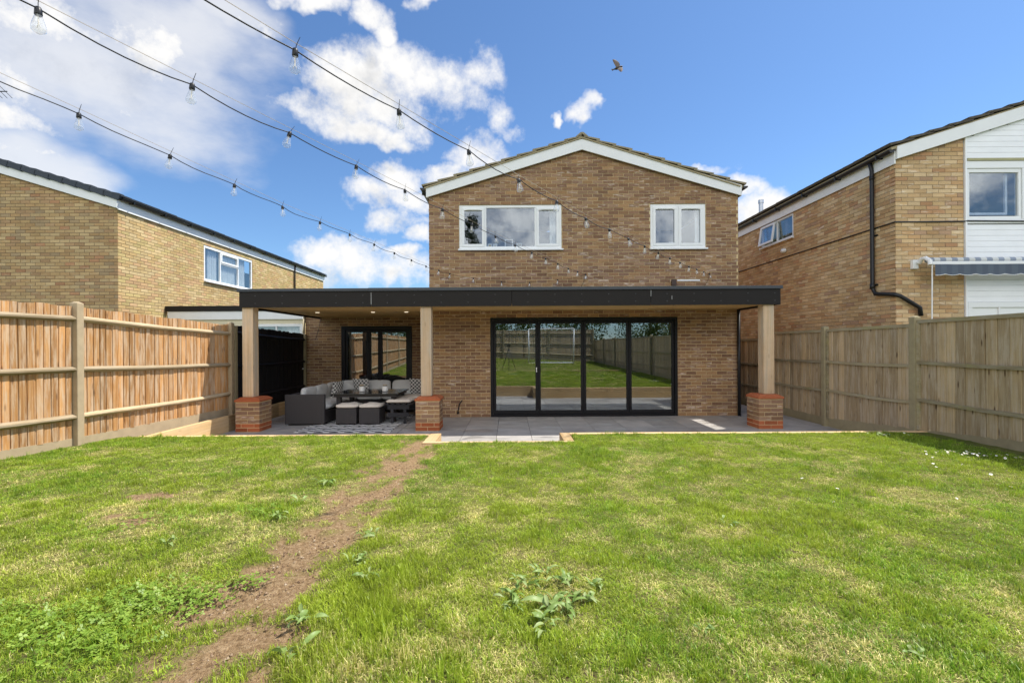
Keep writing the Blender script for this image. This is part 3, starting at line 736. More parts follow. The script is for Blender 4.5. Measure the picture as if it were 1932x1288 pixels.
MD = axes((door[0], YM + .02, 0), (1, 0, 0), (0, 1, 0), (0, 0, 1))
Wd, Hd = door[1] - door[0], door[3]
mb = MB(); mb.box(.002, Wd - .002, -.03, .09, 0.002, .052); mb.box(.002, Wd - .002, -.03, .09, Hd - .075, Hd - .003); mb.box(.002, .062, -.03, .09, .052, Hd - .075); mb.box(Wd - .062, Wd - .002, -.03, .09, .052, Hd - .075)
bif = mb.obj('bifold_doors', ALU, house, MD, bevel=.003)
xs = [.065, 1.045, 2.045, 3.045, Wd - .065]
for i in range(4):
    leaf_door(house, MD, xs[i] + .003, xs[i + 1] - .003, .058, Hd - .082, handle=(i == 0))
# recessed french doors
ME = axes((wing_door[0], YR + .02, wing_door[2]), (1, 0, 0), (0, 1, 0), (0, 0, 1)); We, He = wing_door[1] - wing_door[0], wing_door[3] - wing_door[2]
mb = MB(); t_ = .1
mb.box(.002, We - .002, -.03, .09, .002, .07); mb.box(.002, We - .002, -.03, .09, He - t_, He - .003); mb.box(.002, t_, -.03, .09, .07, He - t_); mb.box(We - t_, We - .002, -.03, .09, .07, He - t_)
mb.obj('french_door_frame', ALU, house, ME, bevel=.003)
for a, b in ((t_ + .002, .72), (.725, 1.02), (1.025, We - t_ - .002)): leaf_door(house, ME, a, b, .075, He - t_ - .005, st=.06)
cu = MB(); cu.box(.17, .3, .2, .24, .02, He - .1); cu.obj('dark_curtain', plain('dark_curtain_cloth', (.03, .03, .035), .95), house, ME)
# drainpipe at the right corner, cable and tap on the wall
mb = MB(); mb.tube([(HX1 - .03, YM - .055, .0), (HX1 - .03, YM - .055, 2.32)], .034, 10); mb.obj('drainpipe', BLACKPL, house, smooth=True)
mb = MB(); mb.tube([(-1.12, YM - .03, .10), (-1.12, YM - .07, .13), (-1.08, YM - .075, .30), (-1.03, YM - .02, .37)], .013, 6); mb.tube([(-1.12, YM, .10), (-1.12, YM - .05, .10)], .025, 8); mb.obj('waste_pipe', BLACKPL, house)
mb = MB(); mb.box(3.57, 3.67, YM - .05, YM - .004, 2.86, 2.99); mb.obj('vent_box', plain('brown_plastic', (.06, .035, .025), .5), house)
mb = MB(); mb.box(3.70, 4.2, YM - .008, YM - .003, 2.955, 2.985); mb.obj('mortar_repair_patch', UPVC, house)
mb = MB(); mb.tube([(-4.95, YR - .03, 2.3), (-5.03, YR - .04, 1.95), (-5.1, YR - .03, 1.75)], .006, 5); mb.obj('loose_cable', BLACKPL, house)

# ================================================================== CANOPY
can = thing('canopy', (0, 8.8, 0), 'flat-roofed canopy with dark fascia and cedar soffit across the whole patio', 'canopy')
CX0, CX1, CY = -5.0, 5.05, 8.70
seams = [CX0, -2.55, 0.06, 2.64, CX1]
for i in range(4):
    mb = MB(); mb.box(seams[i] + .003, seams[i + 1] - .003, CY, CY + .02, 2.295, 2.585); f = mb.obj('fascia_panel', FASCIA, can, bevel=.002)
    r = MB(); x = seams[i] + .3
    while x < seams[i + 1] - .1:
        for z in (2.37, 2.51): r.lathe([(.0, 0), (.006, 0), (.005, .003), (0, .004)], 6, (0, 0, 0)) if False else r.box(x - .005, x + .005, CY - .003, CY + .001, z - .005, z + .005)
        x += .5
    r.obj('rivets', RIVET, f, kind='stuff')
mb = MB(); mb.box(CX0, CX0 + .02, CY + .021, YR - .01, 2.295, 2.585); mb.obj('fascia_panel', FASCIA, can)
mb = MB(); mb.box(CX1 - .02, CX1, CY + .021, YM + .3, 2.295, 2.585); mb.obj('fascia_panel', FASCIA, can)
mb = MB(); mb.box(CX0 - .03, -2.6, CY - .025, CY + .04, 2.587, 2.64); mb.box(-2.597, CX1 + .03, CY - .025, CY + .04, 2.587, 2.645)
mb.box(CX0 - .03, CX0 + .04, CY + .041, YR - .01, 2.587, 2.64); mb.box(CX1 - .04, CX1 + .03, CY + .041, YM - .01, 2.587, 2.645); mb.obj('edge_trim', COPING, can, bevel=.003)
mb = MB(); mb.box(CX0 + .041, CX1 - .041, CY + .041, YM - .01, 2.56, 2.60); mb.box(CX0 + .041, HX0 - .01, YM - .009, YR - .01, 2.56, 2.60); mb.obj('deck', FASCIA, can)
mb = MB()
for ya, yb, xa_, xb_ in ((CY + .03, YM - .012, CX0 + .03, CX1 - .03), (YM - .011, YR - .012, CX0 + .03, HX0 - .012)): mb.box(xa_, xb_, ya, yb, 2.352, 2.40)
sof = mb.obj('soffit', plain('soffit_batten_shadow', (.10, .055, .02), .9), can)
def plank(xa_, xb_, ya, yb):
    m_ = MB(); m_.box(xa_, xb_, ya, yb, 2.335, 2.351); m_.obj('plank', W_SOFFIT, sof)
y = CY + .022; k = 0
while y < YR - .05:
    yb = min(y + .142, (YM - .012 if y < YM - .02 else YR - .012)); end = CX1 - .025 if y < YM - .02 else HX0 - .014
    cut = [CX0 + .025, -2.1 + (k % 3) * 1.2, end] if end > 0 else [CX0 + .025, end]
    if end > 0 and k % 2: cut = [CX0 + .025, -.6, 3.0 - (k % 3) * .7, end]
    for a, b in zip(cut[:-1], cut[1:]): plank(a + .001, b - .001, y + .003, yb - .003)
    y = yb + .0005; k += 1
lm = MB(); lm.lathe([(0, 0), (.045, 0), (.045, -.006), (.035, -.01), (.0, -.004)], 16); LIGHT = lm.mesh('downlight', LENS)
for x, y in [(-4.25, 8.98), (-3.22, 8.98), (-2.22, 8.98), (-1.22, 8.98), (-.37, 8.98), (.68, 8.98), (1.87, 8.98), (3.02, 8.98), (4.2, 8.98), (-4.3, 10.55), (-3.05, 10.55), (-2.3, 10.55)]:
    inst('downlight', LIGHT, can, Matrix.Translation((x, y, 2.334)))
for x in (-4.87, -1.545, 4.85):
    mb = MB(); mb.box(x - .1, x + .1, 8.745, 8.945, .632, 2.334); mb.obj('post', W_POST, can, bevel=.006)

def pier(x, lab):
    p = thing('brick_pier', (x, 8.855, 0), lab, 'pier', 'brick piers under the canopy posts')
    hw = .225; zc = 0.0
    core = MB(); core.box(x - hw + .008, x + hw - .008, 8.638, 9.072, -.01, .552); c = core.obj('mortar_core', MORTAR, p)
    for k in range(7):
        za = k * .077 + .006; zb = za + .066; m = B_RED if k < 2 else B_MAIN; y0, y1 = 8.63, 9.08
        T = .105
        def br(xa, xb, ya, yb):
            j = random.uniform(-.0015, .0015)
            b = MB(); b.rv = 0.0; b.box(xa + .004 + j, xb - .004 + j, ya + .004 + j, yb - .004 + j, za, zb); b.obj('brick', m, c)
        if k % 2 == 0:
            br(x - hw, x, y0, y0 + T); br(x, x + hw, y0, y0 + T); br(x - hw, x, y1 - T, y1); br(x, x + hw, y1 - T, y1)
            br(x + hw - T, x + hw, y0 + T, y1 - T); br(x - hw, x - hw + T, y0 + T, y1 - T)
        else:
            br(x - hw, x - hw + T, y0, y0 + .225); br(x - hw + T, x + hw - T, y0, y0 + T); br(x + hw - T, x + hw, y0, y0 + .225)
            br(x - hw, x - hw + T, y0 + .225, y1); br(x - hw + T, x + hw - T, y1 - T, y1); br(x + hw - T, x + hw, y0 + .225, y1)
    e = .012; cap = MB()
    a0 = [(x - hw - e, 8.63 - e), (x + hw + e, 8.63 - e), (x + hw + e, 9.08 + e), (x - hw - e, 9.08 + e)]
    a1 = [(x - hw + .055, 8.63 + .055), (x + hw - .055, 8.63 + .055), (x + hw - .055, 9.08 - .055), (x - hw + .055, 9.08 - .055)]
    cap.add([(p_[0], p_[1], .553) for p_ in a0] + [(p_[0], p_[1], .588) for p_ in a0] + [(p_[0], p_[1], .631) for p_ in a1],
            [(3, 2, 1, 0), (0, 1, 5, 4), (1, 2, 6, 5), (2, 3, 7, 6), (3, 0, 4, 7), (4, 5, 9, 8), (5, 6, 10, 9), (6, 7, 11, 10), (7, 4, 8, 11), (8, 9, 10, 11)])
    cap.obj('coping', B_RED, p, bevel=.006)
pier(-4.82, 'brick pier with red coping under the left post beside the sofa and orange fence')
pier(-1.505, 'brick pier with red coping under the middle post, between sofa and bifold doors')
pier(4.82, 'brick pier with red coping under the right post near the grey-brown fence')

mb = MB()
for x, z0_, z1_ in ((-2.548, 2.34, 2.56), (2.642, 2.46, 2.575), (3.03, 2.40, 2.47)): mb.box(x - .006, x + .006, CY - .004, CY + .001, z0_, z1_)
mb.obj('sealant_strip', plain('pale_sealant', (.26, .26, .25), .6), can)
# ================================================================== LEFT NEIGHBOUR
LX, LY = -8.93, 10.73
lh = thing('buff_brick_house', (LX - 3.4, LY, 0), 'buff brick house with slate-grey verge tiles behind the orange fence on the left', 'house')
lxa = LX - 3.42
gabL = lambda u: 6.0 - .31 * abs((u + LX - 6.84) - lxa)
brick_wall(lh, 'wall', (LX - 6.84, LY, 0), (1, 0, 0), (0, -1, 0), 0, 6.84, 0, 4.8, [], B_LEFT, MORTAR_GREY, 300, gabL, lambda u, z: u > 3.6 and z > 2.25)
lw = (13.77, 16.36, 3.525, 4.575)
brick_wall(lh, 'side_wall', (LX, LY + .001, 0), (0, 1, 0), (1, 0, 0), 0, 11.9, 0, 4.86, [(lw[0] - LY - .001, lw[1] - LY - .001, lw[2], lw[3])], B_LEFT2, MORTAR_GREY, 300, vis=lambda u, z: z > 2.7, phase=.1)
mb = MB(); mb.box(LX - 6.8, LX - .12, 22.55, 22.6, 0, 4.8); mb.box(LX - 3, LX - 2.9, LY + .2, 22.5, 2.6, 4.9); mb.box(LX - 2.9, LX - .12, LY + .2, 22.5, 2.5, 2.6); mb.obj('interior_wall', ROOM_PALE, lh)
wl2, M2 = window(lh, 'window', (LX - .01, lw[0] + .003, lw[2] + .003), (0, 1, 0), (1, 0, 0), lw[1] - lw[0] - .006, lw[3] - lw[2] - .006,
    [(.06, .78, .06, .97, False), (.82, 1.74, .06, .62, False), (.82, 1.74, .66, .97, True), (1.78, 2.52, .06, .97, False)], depth=.07, fw=.06)
for a, b in ((.3, .75), (.85, 1.75), (1.8, 2.3)): curtain(wl2, M2, a, b, .06, .97, y=.11, fold=.09)
rl = roof_slope(lh, LX + .10, 4.985, lxa, 6.05, LY - .07, 22.7, TILE_L, TILE_L, 10, under=BLACKPL)
rl2 = roof_slope(lh, LX - 6.94, 4.985, lxa, 6.05, LY - .07, 22.7, TILE_L, TILE_L, 10, under=BLACKPL)
# dry verge caps along the gable
d = Vector((lxa - LX - .1, 0, 6.05 - 4.985)); L_ = d.length; d.normalize(); n_ = Vector((-d.z, 0, d.x)); n_ = n_ if n_.z > 0 else -n_
def Pv(t, y, k): return Vector((LX + .1, y, 4.985)) + d * t + n_ * k
for r in range(11):
    t0, t1 = r * .325, r * .325 + .35
    mb = MB(); y0, y1 = LY - .115, LY - .074
    mb.hexa([Pv(t0, y0, -.075), Pv(t1, y0, -.055), Pv(t1, y1, -.055), Pv(t0, y1, -.075), Pv(t0, y0, .085), Pv(t1, y0, .05), Pv(t1, y1 + .12, .05), Pv(t0, y1 + .12, .085)])
    mb.obj('verge_cap', TILE_L, rl, bevel=.006)
barge(lh, LY - .07, LY - .03, None, LX + .04, 4.975, lxa, 6.03, .235)
mb = MB(); mb.box(LX + .015, LX + .04, LY - .025, 22.7, 4.72, 4.955); mb.obj('fascia_board', WHITE_BOARD, lh)
gutter(lh, LX + .105, 4.985, LY - .02, 22.7, 1)
mb = MB(); mb.tube([(LX + .08, 19.5, 4.93), (LX + .05, 19.5, 4.7), (LX + .05, 19.5, 0)], .034, 8); mb.obj('drainpipe', BLACKPL, lh, smooth=True)
# flat roofed extension of that house
ex = thing('flat_roof_extension', (-7, 12.2, 0), 'low flat-roofed extension with white fascia behind the left fence, beside the canopy', 'extension')
mb = MB(); mb.box(LX + .01, -5.32, 12.3, 16.5, 2.40, 2.58); mb.obj('roof', FASCIA, ex)
mb = MB(); mb.box(LX + .012, -5.33, 12.17, 12.27, 2.50, 2.64); mb.obj('roof_edge', FASCIA, ex, bevel=.01)
mb = MB(); mb.box(LX + .06, -5.36, 12.20, 12.24, 2.285, 2.498); mb.obj('fascia_board', WHITE_BOARD, ex)
mb = MB(); mb.box(LX + .02, -5.38, 12.26, 12.29, 2.17, 2.284); mb.obj('trim_board', CREAM, ex)
mb = MB(); mb.box(LX + .02, -6.75, 12.27, 12.4, 0, 2.168); mb.box(-6.74, -5.378, 12.27, 12.39, 0, 1.0); mb.box(-5.388, -5.378, 12.27, 12.39, 1.0, 2.5); mb.obj('wall', CREAM, ex)
we, Me2 = window(ex, 'window', (-6.73, 12.25, 1.01), (1, 0, 0), (0, -1, 0), 1.34, 1.155, [(.07, .64, .07, 1.085, False), (.68, 1.27, .07, 1.085, False)], fw=.07)
curtain(we, Me2, .05, 1.3, .05, 1.1, y=.13, fold=.08)
# aerial
an = thing('tv_aerial', (lxa, 11.3, 6.1), 'thin television aerial above the roof at the left edge', 'aerial')
mb = MB(); mb.tube([(lxa, 11.3, 6.0), (lxa, 11.3, 7.78)], .018, 6); mb.obj('mast', FLUE, an)
mb = MB(); mb.tube([(lxa - .8, 11.3, 7.75), (lxa + .3, 11.3, 7.75)], .012, 5)
mb.obj('boom', BLACKPL, an)
for i in range(9):
    x = lxa - .7 + i * .12; m_ = MB(); m_.tube([(x - .06, 11.2 - .02 * i * 0, 7.86), (x + .06, 11.4, 7.64)], .006, 4); m_.obj('element', BLACKPL, an)

# ================================================================== RIGHT NEIGHBOUR
RX, RY = 7.02, 8.50
rh = thing('white_clad_house', (RX + 3.4, RY, 0), 'buff brick house with white horizontal cladding and mossy roof on the right', 'house')
rxa = RX + 3.42
gabR = lambda u: 6.07 - .315 * abs((u + RX) - rxa)
brick_wall(rh, 'wall', (RX, RY, 0), (1, 0, 0), (0, -1, 0), 0, 1.24, 0, 4.85, [], B_RIGHT, MORTAR_R, 300, lambda u: gabR(u), lambda u, z: z > 1.9)
rw = (11.55, 13.0, 4.2, 4.8)
brick_wall(rh, 'side_wall', (RX, 20.5, 0), (0, -1, 0), (-1, 0, 0), 0, 12.0 - .001, 0, 4.92, [(20.5 - rw[1], 20.5 - rw[0], rw[2], rw[3])], B_RIGHT, MORTAR_R, 300, vis=lambda u, z: z > 1.95, phase=.06)
mb = MB(); mb.box(RX + .12, RX + 6.7, 20.3, 20.4, 0, 4.8); mb.box(RX + 1.26, RX + 6.8, RY + .02, RY + .1, 0, 3.8); mb.box(RX + 1.26, RX + 6.8, RY + .02, RY + .1, 4.70, 4.9); mb.box(RX + 2.35, RX + 6.8, RY + .02, RY + .1, 3.8, 4.7)
mb.box(RX + .13, RX + 6.7, RY + 3.5, RY + 3.6, 2.5, 4.9); mb.box(RX + .13, RX + 6.7, RY + .11, RY + 3.49, 2.5, 2.6)
mb.prism([(RX + 1.26, 4.9), (RX + 6.8, 4.9), (RX + 5.6, 5.4), (rxa, 6.05), (RX + 1.26, 5.38)], RY + .02, RY + .1); mb.obj('inner_wall', ROOM_PALE, rh)
# white cladding boards
cl = MB(); cl.box(RX + 1.245, RX + 1.275, RY - .03, RY + .018, 0, 5.38); clad = cl.obj('cladding', W_CLAD, rh)
WX0, WX1, WZ0, WZ1 = 8.30, 9.29, 3.80, 4.71
def cboard(x0, x1, z0, z1, mk=None):
    b = MB(); y = RY
    b.hexa([(x0, y - .017, z0), (x1, y - .017, z0), (x1, y + .004, z0), (x0, y + .004, z0), (x0, y - .0145, z1), (x1, y - .0145, z1), (x1, y + .004, z1), (x0, y + .004, z1)])
    b.obj('cladding_board', W_CLAD, clad)
z = 2.30
while z < 6.0:
    z1 = z + .097
    if not (z1 > 3.74 and z < 4.85):
        x1 = RX + 6.8
        xs0 = RX + 1.278
        # trim to the gable
        def xlim(zz):
            return rxa - (6.03 - zz) / .315, rxa + (6.03 - zz) / .315
        a, b = xlim(z1)
        xs_, xe_ = max(xs0, a), min(x1, b)
        if xe_ - xs_ > .1: cboard(xs_, xe_, z, z1)
    z += .100
for x0, x1 in ((9.40, RX + 6.8),):
    z = 3.76
    while z < 4.80: cboard(x0, x1, z, z + .097); z += .1
mb = MB(); mb.box(RX + 1.278, RX + 6.8, RY - .045, RY + .015, 4.845, 4.89); mb.obj('lintel_trim', plain('olive_weathered_trim', (.38, .36, .20), .8, .2, 9), rh)
mb = MB(); mb.box(RX + 1.278, WX1 + .1, RY - .03, RY + .015, 3.715, 3.797); mb.box(RX + 1.278, WX1 + .1, RY - .03, RY + .015, 4.712, 4.843); mb.box(WX1 + .005, WX1 + .1, RY - .03, RY + .015, 3.8, 4.71); mb.obj('window_surround', UPVC, rh, bevel=.003)
wr2, M3 = window(rh, 'window', (WX0, RY - .012, WZ0), (1, 0, 0), (0, -1, 0), WX1 - WX0, WZ1 - WZ0, [(.05, .94, .07, .84, False)], fw=.05, sill=False)
ib = MB(); ib.box(.80, .84, .1, .13, .1, .84); ib.box(.05, .8, .1, .13, .10, .14); ib.obj('inner_sash', UPVC, wr2, M3)
# lower frame of the ground floor doors
mb = MB(); mb.box(RX + 1.278, RX + 4.5, RY - .035, RY + .01, 2.20, 2.295); mb.box(RX + 1.278, RX + 1.35, RY - .035, RY + .01, 0, 2.2); mb.box(8.85, 8.88, RY - .035, RY + .01, 0, 2.2); mb.obj('door_frame', UPVC, rh, bevel=.003)
mb = MB(); mb.box(RX + 1.35, RX + 4.5, RY - .01, RY - .002, 0, 2.2); mb.obj('door_panel', UPVC, rh)
# side window, left casement ajar
ws, M4 = window(rh, 'window', (RX + .01, rw[1] - .003, rw[2] + .003), (0, -1, 0), (-1, 0, 0), rw[1] - rw[0] - .006, rw[3] - rw[2] - .006,
    [(.05, .70, .05, .544, False), (.74, 1.394, .05, .544, False)], fw=.05, lab='small side window with its far casement ajar')
Ms = M4 @ Matrix.Translation((0, -.015, .56)) @ Matrix.Rotation(math.radians(-9), 4, 'X') @ Matrix.Translation((0, 0, -.56))
s = MB(); s.box(.04, .71, -.04, 0, .03, .08); s.box(.04, .71, -.04, 0, .50, .55); s.box(.04, .09, -.04, 0, .08, .50); s.box(.66, .71, -.04, 0, .08, .50)
sa = s.obj('sash', UPVC, ws, Ms); g = MB(); g.box(.088, .662, -.024, -.018, .078, .502); g.obj('pane', GLASS_W, ws, Ms)
# roof
rr = roof_slope(rh, RX - .13, 5.085, rxa, 6.20, RY - .10, 20.6, TILE_R, TILE_R, 10, th=.036)
roof_slope(rh, RX + 6.97, 5.085, rxa, 6.20, RY - .10, 20.6, TILE_R, TILE_R, 10, th=.036)
barge(rh, RY - .075, RY - .035, RX - .02, RX + 6.86, 5.10, rxa, 6.165, .225)
mb = MB(); mb.box(RX - .04, RX - .015, RY - .03, 20.55, 4.80, 5.03); mb.obj('fascia_board', WHITE_BOARD, rh)
gutter(rh, RX - .105, 5.045, RY - .06, 20.6, -1, brackets=1.1)
mb = MB(); mb.tube([(RX - .10, 8.97, 5.0), (RX - .06, 8.97, 4.86), (RX - .06, 8.97, 4.7), (RX - .06, 8.97, 2.62), (RX - .06, 8.90, 2.50), (RX - .05, 8.46, 2.44), (RX + .02, 8.43, 2.41), (7.30, 8.44, 2.26), (7.40, 8.44, 2.20), (7.42, 8.44, 2.05)], .036, 10)
mb.tube([(RX - .06, 8.97, 2.70), (RX - .06, 8.97, 2.60)], .043, 10); mb.tube([(RX - .06, 8.97, 4.74), (RX - .06, 8.97, 4.68)], .043, 10)
mb.obj('drainpipe', BLACKPL, rh, smooth=True)
mb = MB(); mb.box(RX - .02, RX + .0, 8.9, 9.05, 3.6, 3.63); mb.box(RX - .02, RX, 8.9, 9.05, 2.66, 2.69); mb.obj('pipe_clip', BLACKPL, rh)
mb = MB(); mb.tube([(RX - .015, 20, 3.77), (RX - .015, 14, 3.76), (RX - .015, 8.48, 3.755), (RX + .6, 8.485, 3.755), (8.26, 8.485, 3.76), (8.3, 8.46, 3.76), (9.6, 8.455, 3.745), (11, 8.455, 3.76)], .013, 6); mb.obj('wall_cable', BLACKPL, rh)
mb = MB(); mb.lathe([(.0, .0), (.05, .0), (.06, .03), (.055, .07), (0, .10)], 10); mb.obj('bulkhead_light', UPVC, rh, Matrix.Translation((RX - .0, 11.9, 3.92)) @ Matrix.Rotation(math.radians(-90), 4, 'Y') @ Matrix.Scale(1.6, 4, (0, 1, 0)), smooth=True)
mb = MB(); mb.tube([(7.55, 14, 5.1), (7.55, 14, 5.78)], .06, 10); mb.tube([(7.55, 14, 5.76), (7.55, 14, 5.86)], .075, 10); mb.obj('flue', FLUE, rh)
# awning
aw = thing('awning', (9, 8.2, 2.9), 'retracted striped awning with scalloped grey valance on the right house', 'awning')
STR = new_mat('blue_white_stripes'); m, t, out = STR; Xs = t.node('ShaderNodeSeparateXYZ', {0: t.node('ShaderNodeNewGeometry').outputs['Position']}).outputs[0]
cst = t.mix(t.ss(t.m('SINE', t.m('MULTIPLY', Xs, 30.5)), -.1, .1), (.62, .63, .60), (.27, .31, .37)); finish(t, out, cst, .8)
mb = MB(); mb.tube([(7.42, 8.32, 3.03), (11, 8.32, 3.03)], .048, 12); mb.obj('roller', m, aw, smooth=True)
mb = MB(); mb.box(7.40, 11, 8.17, 8.24, 2.925, 2.985); mb.obj('front_bar', UPVC, aw, bevel=.01)
mb = MB(); mb.tube([(7.37, 8.42, 3.0), (7.37, 8.36, 3.06), (7.37, 8.28, 3.06), (7.37, 8.2, 3.0), (7.37, 8.19, 2.93)], .036, 8); mb.box(7.28, 7.38, 8.44, 8.495, 2.9, 3.06); mb.obj('bracket', UPVC, aw)
mb = MB(); vs = []; n = 150
for i in range(n + 1):
    x = 7.42 + 3.5 * i / n; zz = 2.76 - .022 * abs(math.sin(x * 12)) ; yy = 8.16 + .008 * math.sin(x * 9)
    vs += [(x, yy, 2.928), (x, yy, zz)]
mb.add(vs, [(2 * i, 2 * i + 1, 2 * i + 3, 2 * i + 2) for i in range(n)])
m, t, out = new_mat('grey_blue_valance_cloth'); Xs = t.node('ShaderNodeSeparateXYZ', {0: t.node('ShaderNodeNewGeometry').outputs['Position']}).outputs[0]
finish(t, out, t.mix(t.ss(t.m('SINE', t.m('MULTIPLY', Xs, 30.5)), -.1, .1), (.10, .125, .16), (.085, .105, .14)), .85)
va = mb.obj('valance', m, aw, smooth=True)
mb = MB(); mb.tube([(7.42 + 3.5 * i / 150, 8.156 + .008 * math.sin((7.42 + 3.5 * i / 150) * 9), 2.76 - .022 * abs(math.sin((7.42 + 3.5 * i / 150) * 12))) for i in range(151)], .005, 4); mb.obj('trim', UPVC, va)
mb = MB(); mb.tube([(7.41, 8.2, 2.95), (7.40, 8.2, 1.9), (7.40, 8.2, 1.3)], .011, 6); mb.obj('winding_rod', UPVC, aw)

# ================================================================== FENCES
def fence(name, label, pts, side, top, base, bw, bmat, rmat, pmat, rails, gravel=.15, rail_w=(.045, .075), framed=False, post_w=.1, board_off=-.02, grav_mat=None, board_t=.016, cap=False, jit=.012, post_mat_fn=None, gap=0.0, post_h=.06, groove=.007):
    f = thing(name, (pts[0][0], pts[0][1], 0), label, 'fence')
    u = MB(); u.rv = 0.0                       # feather-edged board of unit height
    h_ = bw / 2; e_ = groove / 2; T_ = board_t       # thick rounded board, with a thin lip that laps behind its neighbour
    cs = [(-h_ + e_, -T_ * .75), (-h_ + e_ + .004, -T_), (h_ - e_ - .004, -T_ * .8), (h_ - e_, -T_ * .6), (h_ - e_, -.002), (h_ + .009, -.002), (h_ + .009, 0), (-h_ - .002, .001), (-h_ + e_, -.001)]
    u.prism(cs, 0, 1, 'z')
    bm_ = u.mesh('board', bmat)
    for i, p in enumerate(pts):
        zt = top(p, i) + post_h; zb = base(p) - .15; mb = MB(); q = post_w / 2
        mb.box(p[0] - q, p[0] + q, p[1] - q, p[1] + q, zb, zt - .02)
        if cap:
            mb.box(p[0] - q - .02, p[0] + q + .02, p[1] - q - .02, p[1] + q + .02, zt - .019, zt)
        else:
            mb.add([(p[0] - q, p[1] - q, zt - .02), (p[0] + q, p[1] - q, zt - .02), (p[0] + q, p[1] + q, zt - .02), (p[0] - q, p[1] + q, zt - .02), (p[0] - q + .03, p[1] - q + .03, zt), (p[0] + q - .03, p[1] - q + .03, zt), (p[0] + q - .03, p[1] + q - .03, zt), (p[0] - q + .03, p[1] + q - .03, zt)], CUBE_F)
        mb.obj('post', pmat, f, bevel=.008)
    for i in range(len(pts) - 1):
        a, b = Vector((*pts[i], 0)), Vector((*pts[i + 1], 0)); d = (b - a); L = d.length; d.normalize(); nrm = Vector((d.y, -d.x, 0)) * side    # towards the garden
        ta, tb = top(pts[i], i, +1), top(pts[i + 1], i + 1, -1); ga, gb = base(pts[i]), base(pts[i + 1])
        n = int(round((L - post_w) / bw)); s0 = post_w / 2
        step = (L - post_w) / n
        for k in range(n):
            s = s0 + step * (k + .5); fr = s / L
            zt = ta + (tb - ta) * fr + random.uniform(-jit, jit) - (.05 if framed else 0); zb = ga + (gb - ga) * fr + gravel + random.uniform(-.012, -.002)
            p = a + d * s + nrm * (board_off + random.uniform(-.006, .004))
            ang = random.gauss(0, .004)
            ux = d * math.cos(ang) + Vector((0, 0, 1)) * math.sin(ang)
            M = axes((p.x, p.y, zb), ux, Vector((0, 0, 1)).cross(d) , Vector((0, 0, 1)) - d * math.tan(ang)) @ Matrix.Diagonal((step / bw * (1 - gap), 1 if nrm.dot(Vector((0, 0, 1)).cross(d)) < 0 else -1, zt - zb, 1))
            inst('board', bm_, f, M)
        for rz in rails:
            za, zb2 = rz(a.y, ta, ga), rz(b.y, tb, gb)
            pa, pb = a + d * (post_w / 2 - .01) + nrm * (board_off + .019), b - d * (post_w / 2 - .01) + nrm * (board_off + .019)
            rw_, rh_ = rail_w; mb = MB()
            if framed: prof = [(0, -rh_ / 2), (rw_, -rh_ / 2), (rw_, rh_ / 2), (0, rh_ / 2)]
            else: prof = [(0, -rh_ / 2), (rw_, -rh_ * .12), (rw_, rh_ * .12), (0, rh_ / 2)]
            j = [random.uniform(-.006, .006) for _ in range(3)]; N = 14; vs = []
            for q in range(N):
                t_ = q / (N - 1); c = pa.lerp(pb, t_); zc = za + (zb2 - za) * t_ - .012 * math.sin(math.pi * t_) + j[0] * math.sin(5 * t_)
                vs += [(c.x + nrm.x * o_, c.y + nrm.y * o_, zc + h_ + (0 if framed else random.uniform(-.004, .004))) for o_, h_ in prof]
            fs = [(0, 1, 2, 3), tuple(4 * (N - 1) + k_ for k_ in (3, 2, 1, 0))] + [(4 * q + k_, 4 * (q + 1) + k_, 4 * (q + 1) + (k_ + 1) % 4, 4 * q + (k_ + 1) % 4) for q in range(N - 1) for k_ in range(4)]
            mb.add(vs, fs); mb.obj('rail', rmat, f)
        if framed:
            for e, sgn in ((a, 1), (b, -1)):
                c = e + d * sgn * (post_w / 2 + .02) + nrm * (board_off + .018); tz = (ta if sgn > 0 else tb); gz_ = (ga if sgn > 0 else gb)
                mb = MB(); mb.box(-.019, .019, 0, .034, gz_ + gravel, tz - .055, axes((c.x, c.y, 0), d, nrm, (0, 0, 1)) if nrm.cross(Vector((0, 0, 1))).dot(d) > 0 or True else None); mb.obj('panel_frame', rmat, f)
            mb = MB(); p, q = a + d * post_w / 2 + nrm * (board_off + .012), b - d * post_w / 2 + nrm * (board_off + .012)
            mb.beam((p.x, p.y, ta - .027), (q.x, q.y, tb - .027), .055, .05); mb.obj('top_rail', rmat, f)
        if gravel > 0:
            p, q = a + d * post_w / 2 + nrm * (board_off - .01), b - d * post_w / 2 + nrm * (board_off - .01); mb = MB()
            mb.hexa([(p.x - nrm.x * .025, p.y - nrm.y * .025, ga - .3), (q.x - nrm.x * .025, q.y - nrm.y * .025, gb - .3), (q.x + nrm.x * .025, q.y + nrm.y * .025, gb - .3), (p.x + nrm.x * .025, p.y + nrm.y * .025, ga - .3),
                     (p.x - nrm.x * .025, p.y - nrm.y * .025, ga + gravel), (q.x - nrm.x * .025, q.y - nrm.y * .025, gb + gravel), (q.x + nrm.x * .025, q.y + nrm.y * .025, gb + gravel), (p.x + nrm.x * .025, p.y + nrm.y * .025, ga + gravel)])
            mb.obj('gravel_board', grav_mat or pmat, f)
    return f
def Zl(p): return float(lawn_z(p[0], p[1], False))
ptsL = [(-5.37, 9.05), (-5.57, 6.05), (-5.70, 3.05), (-5.84, .05), (-5.98, -2.95), (-6.12, -5.95), (-6.26, -9.3)]
topL = lambda p, i=0, s=0: 2.10 if p[1] < 7 else 1.985
baseL = lambda p: .27 if p[1] > 7 else Zl(p) - .035
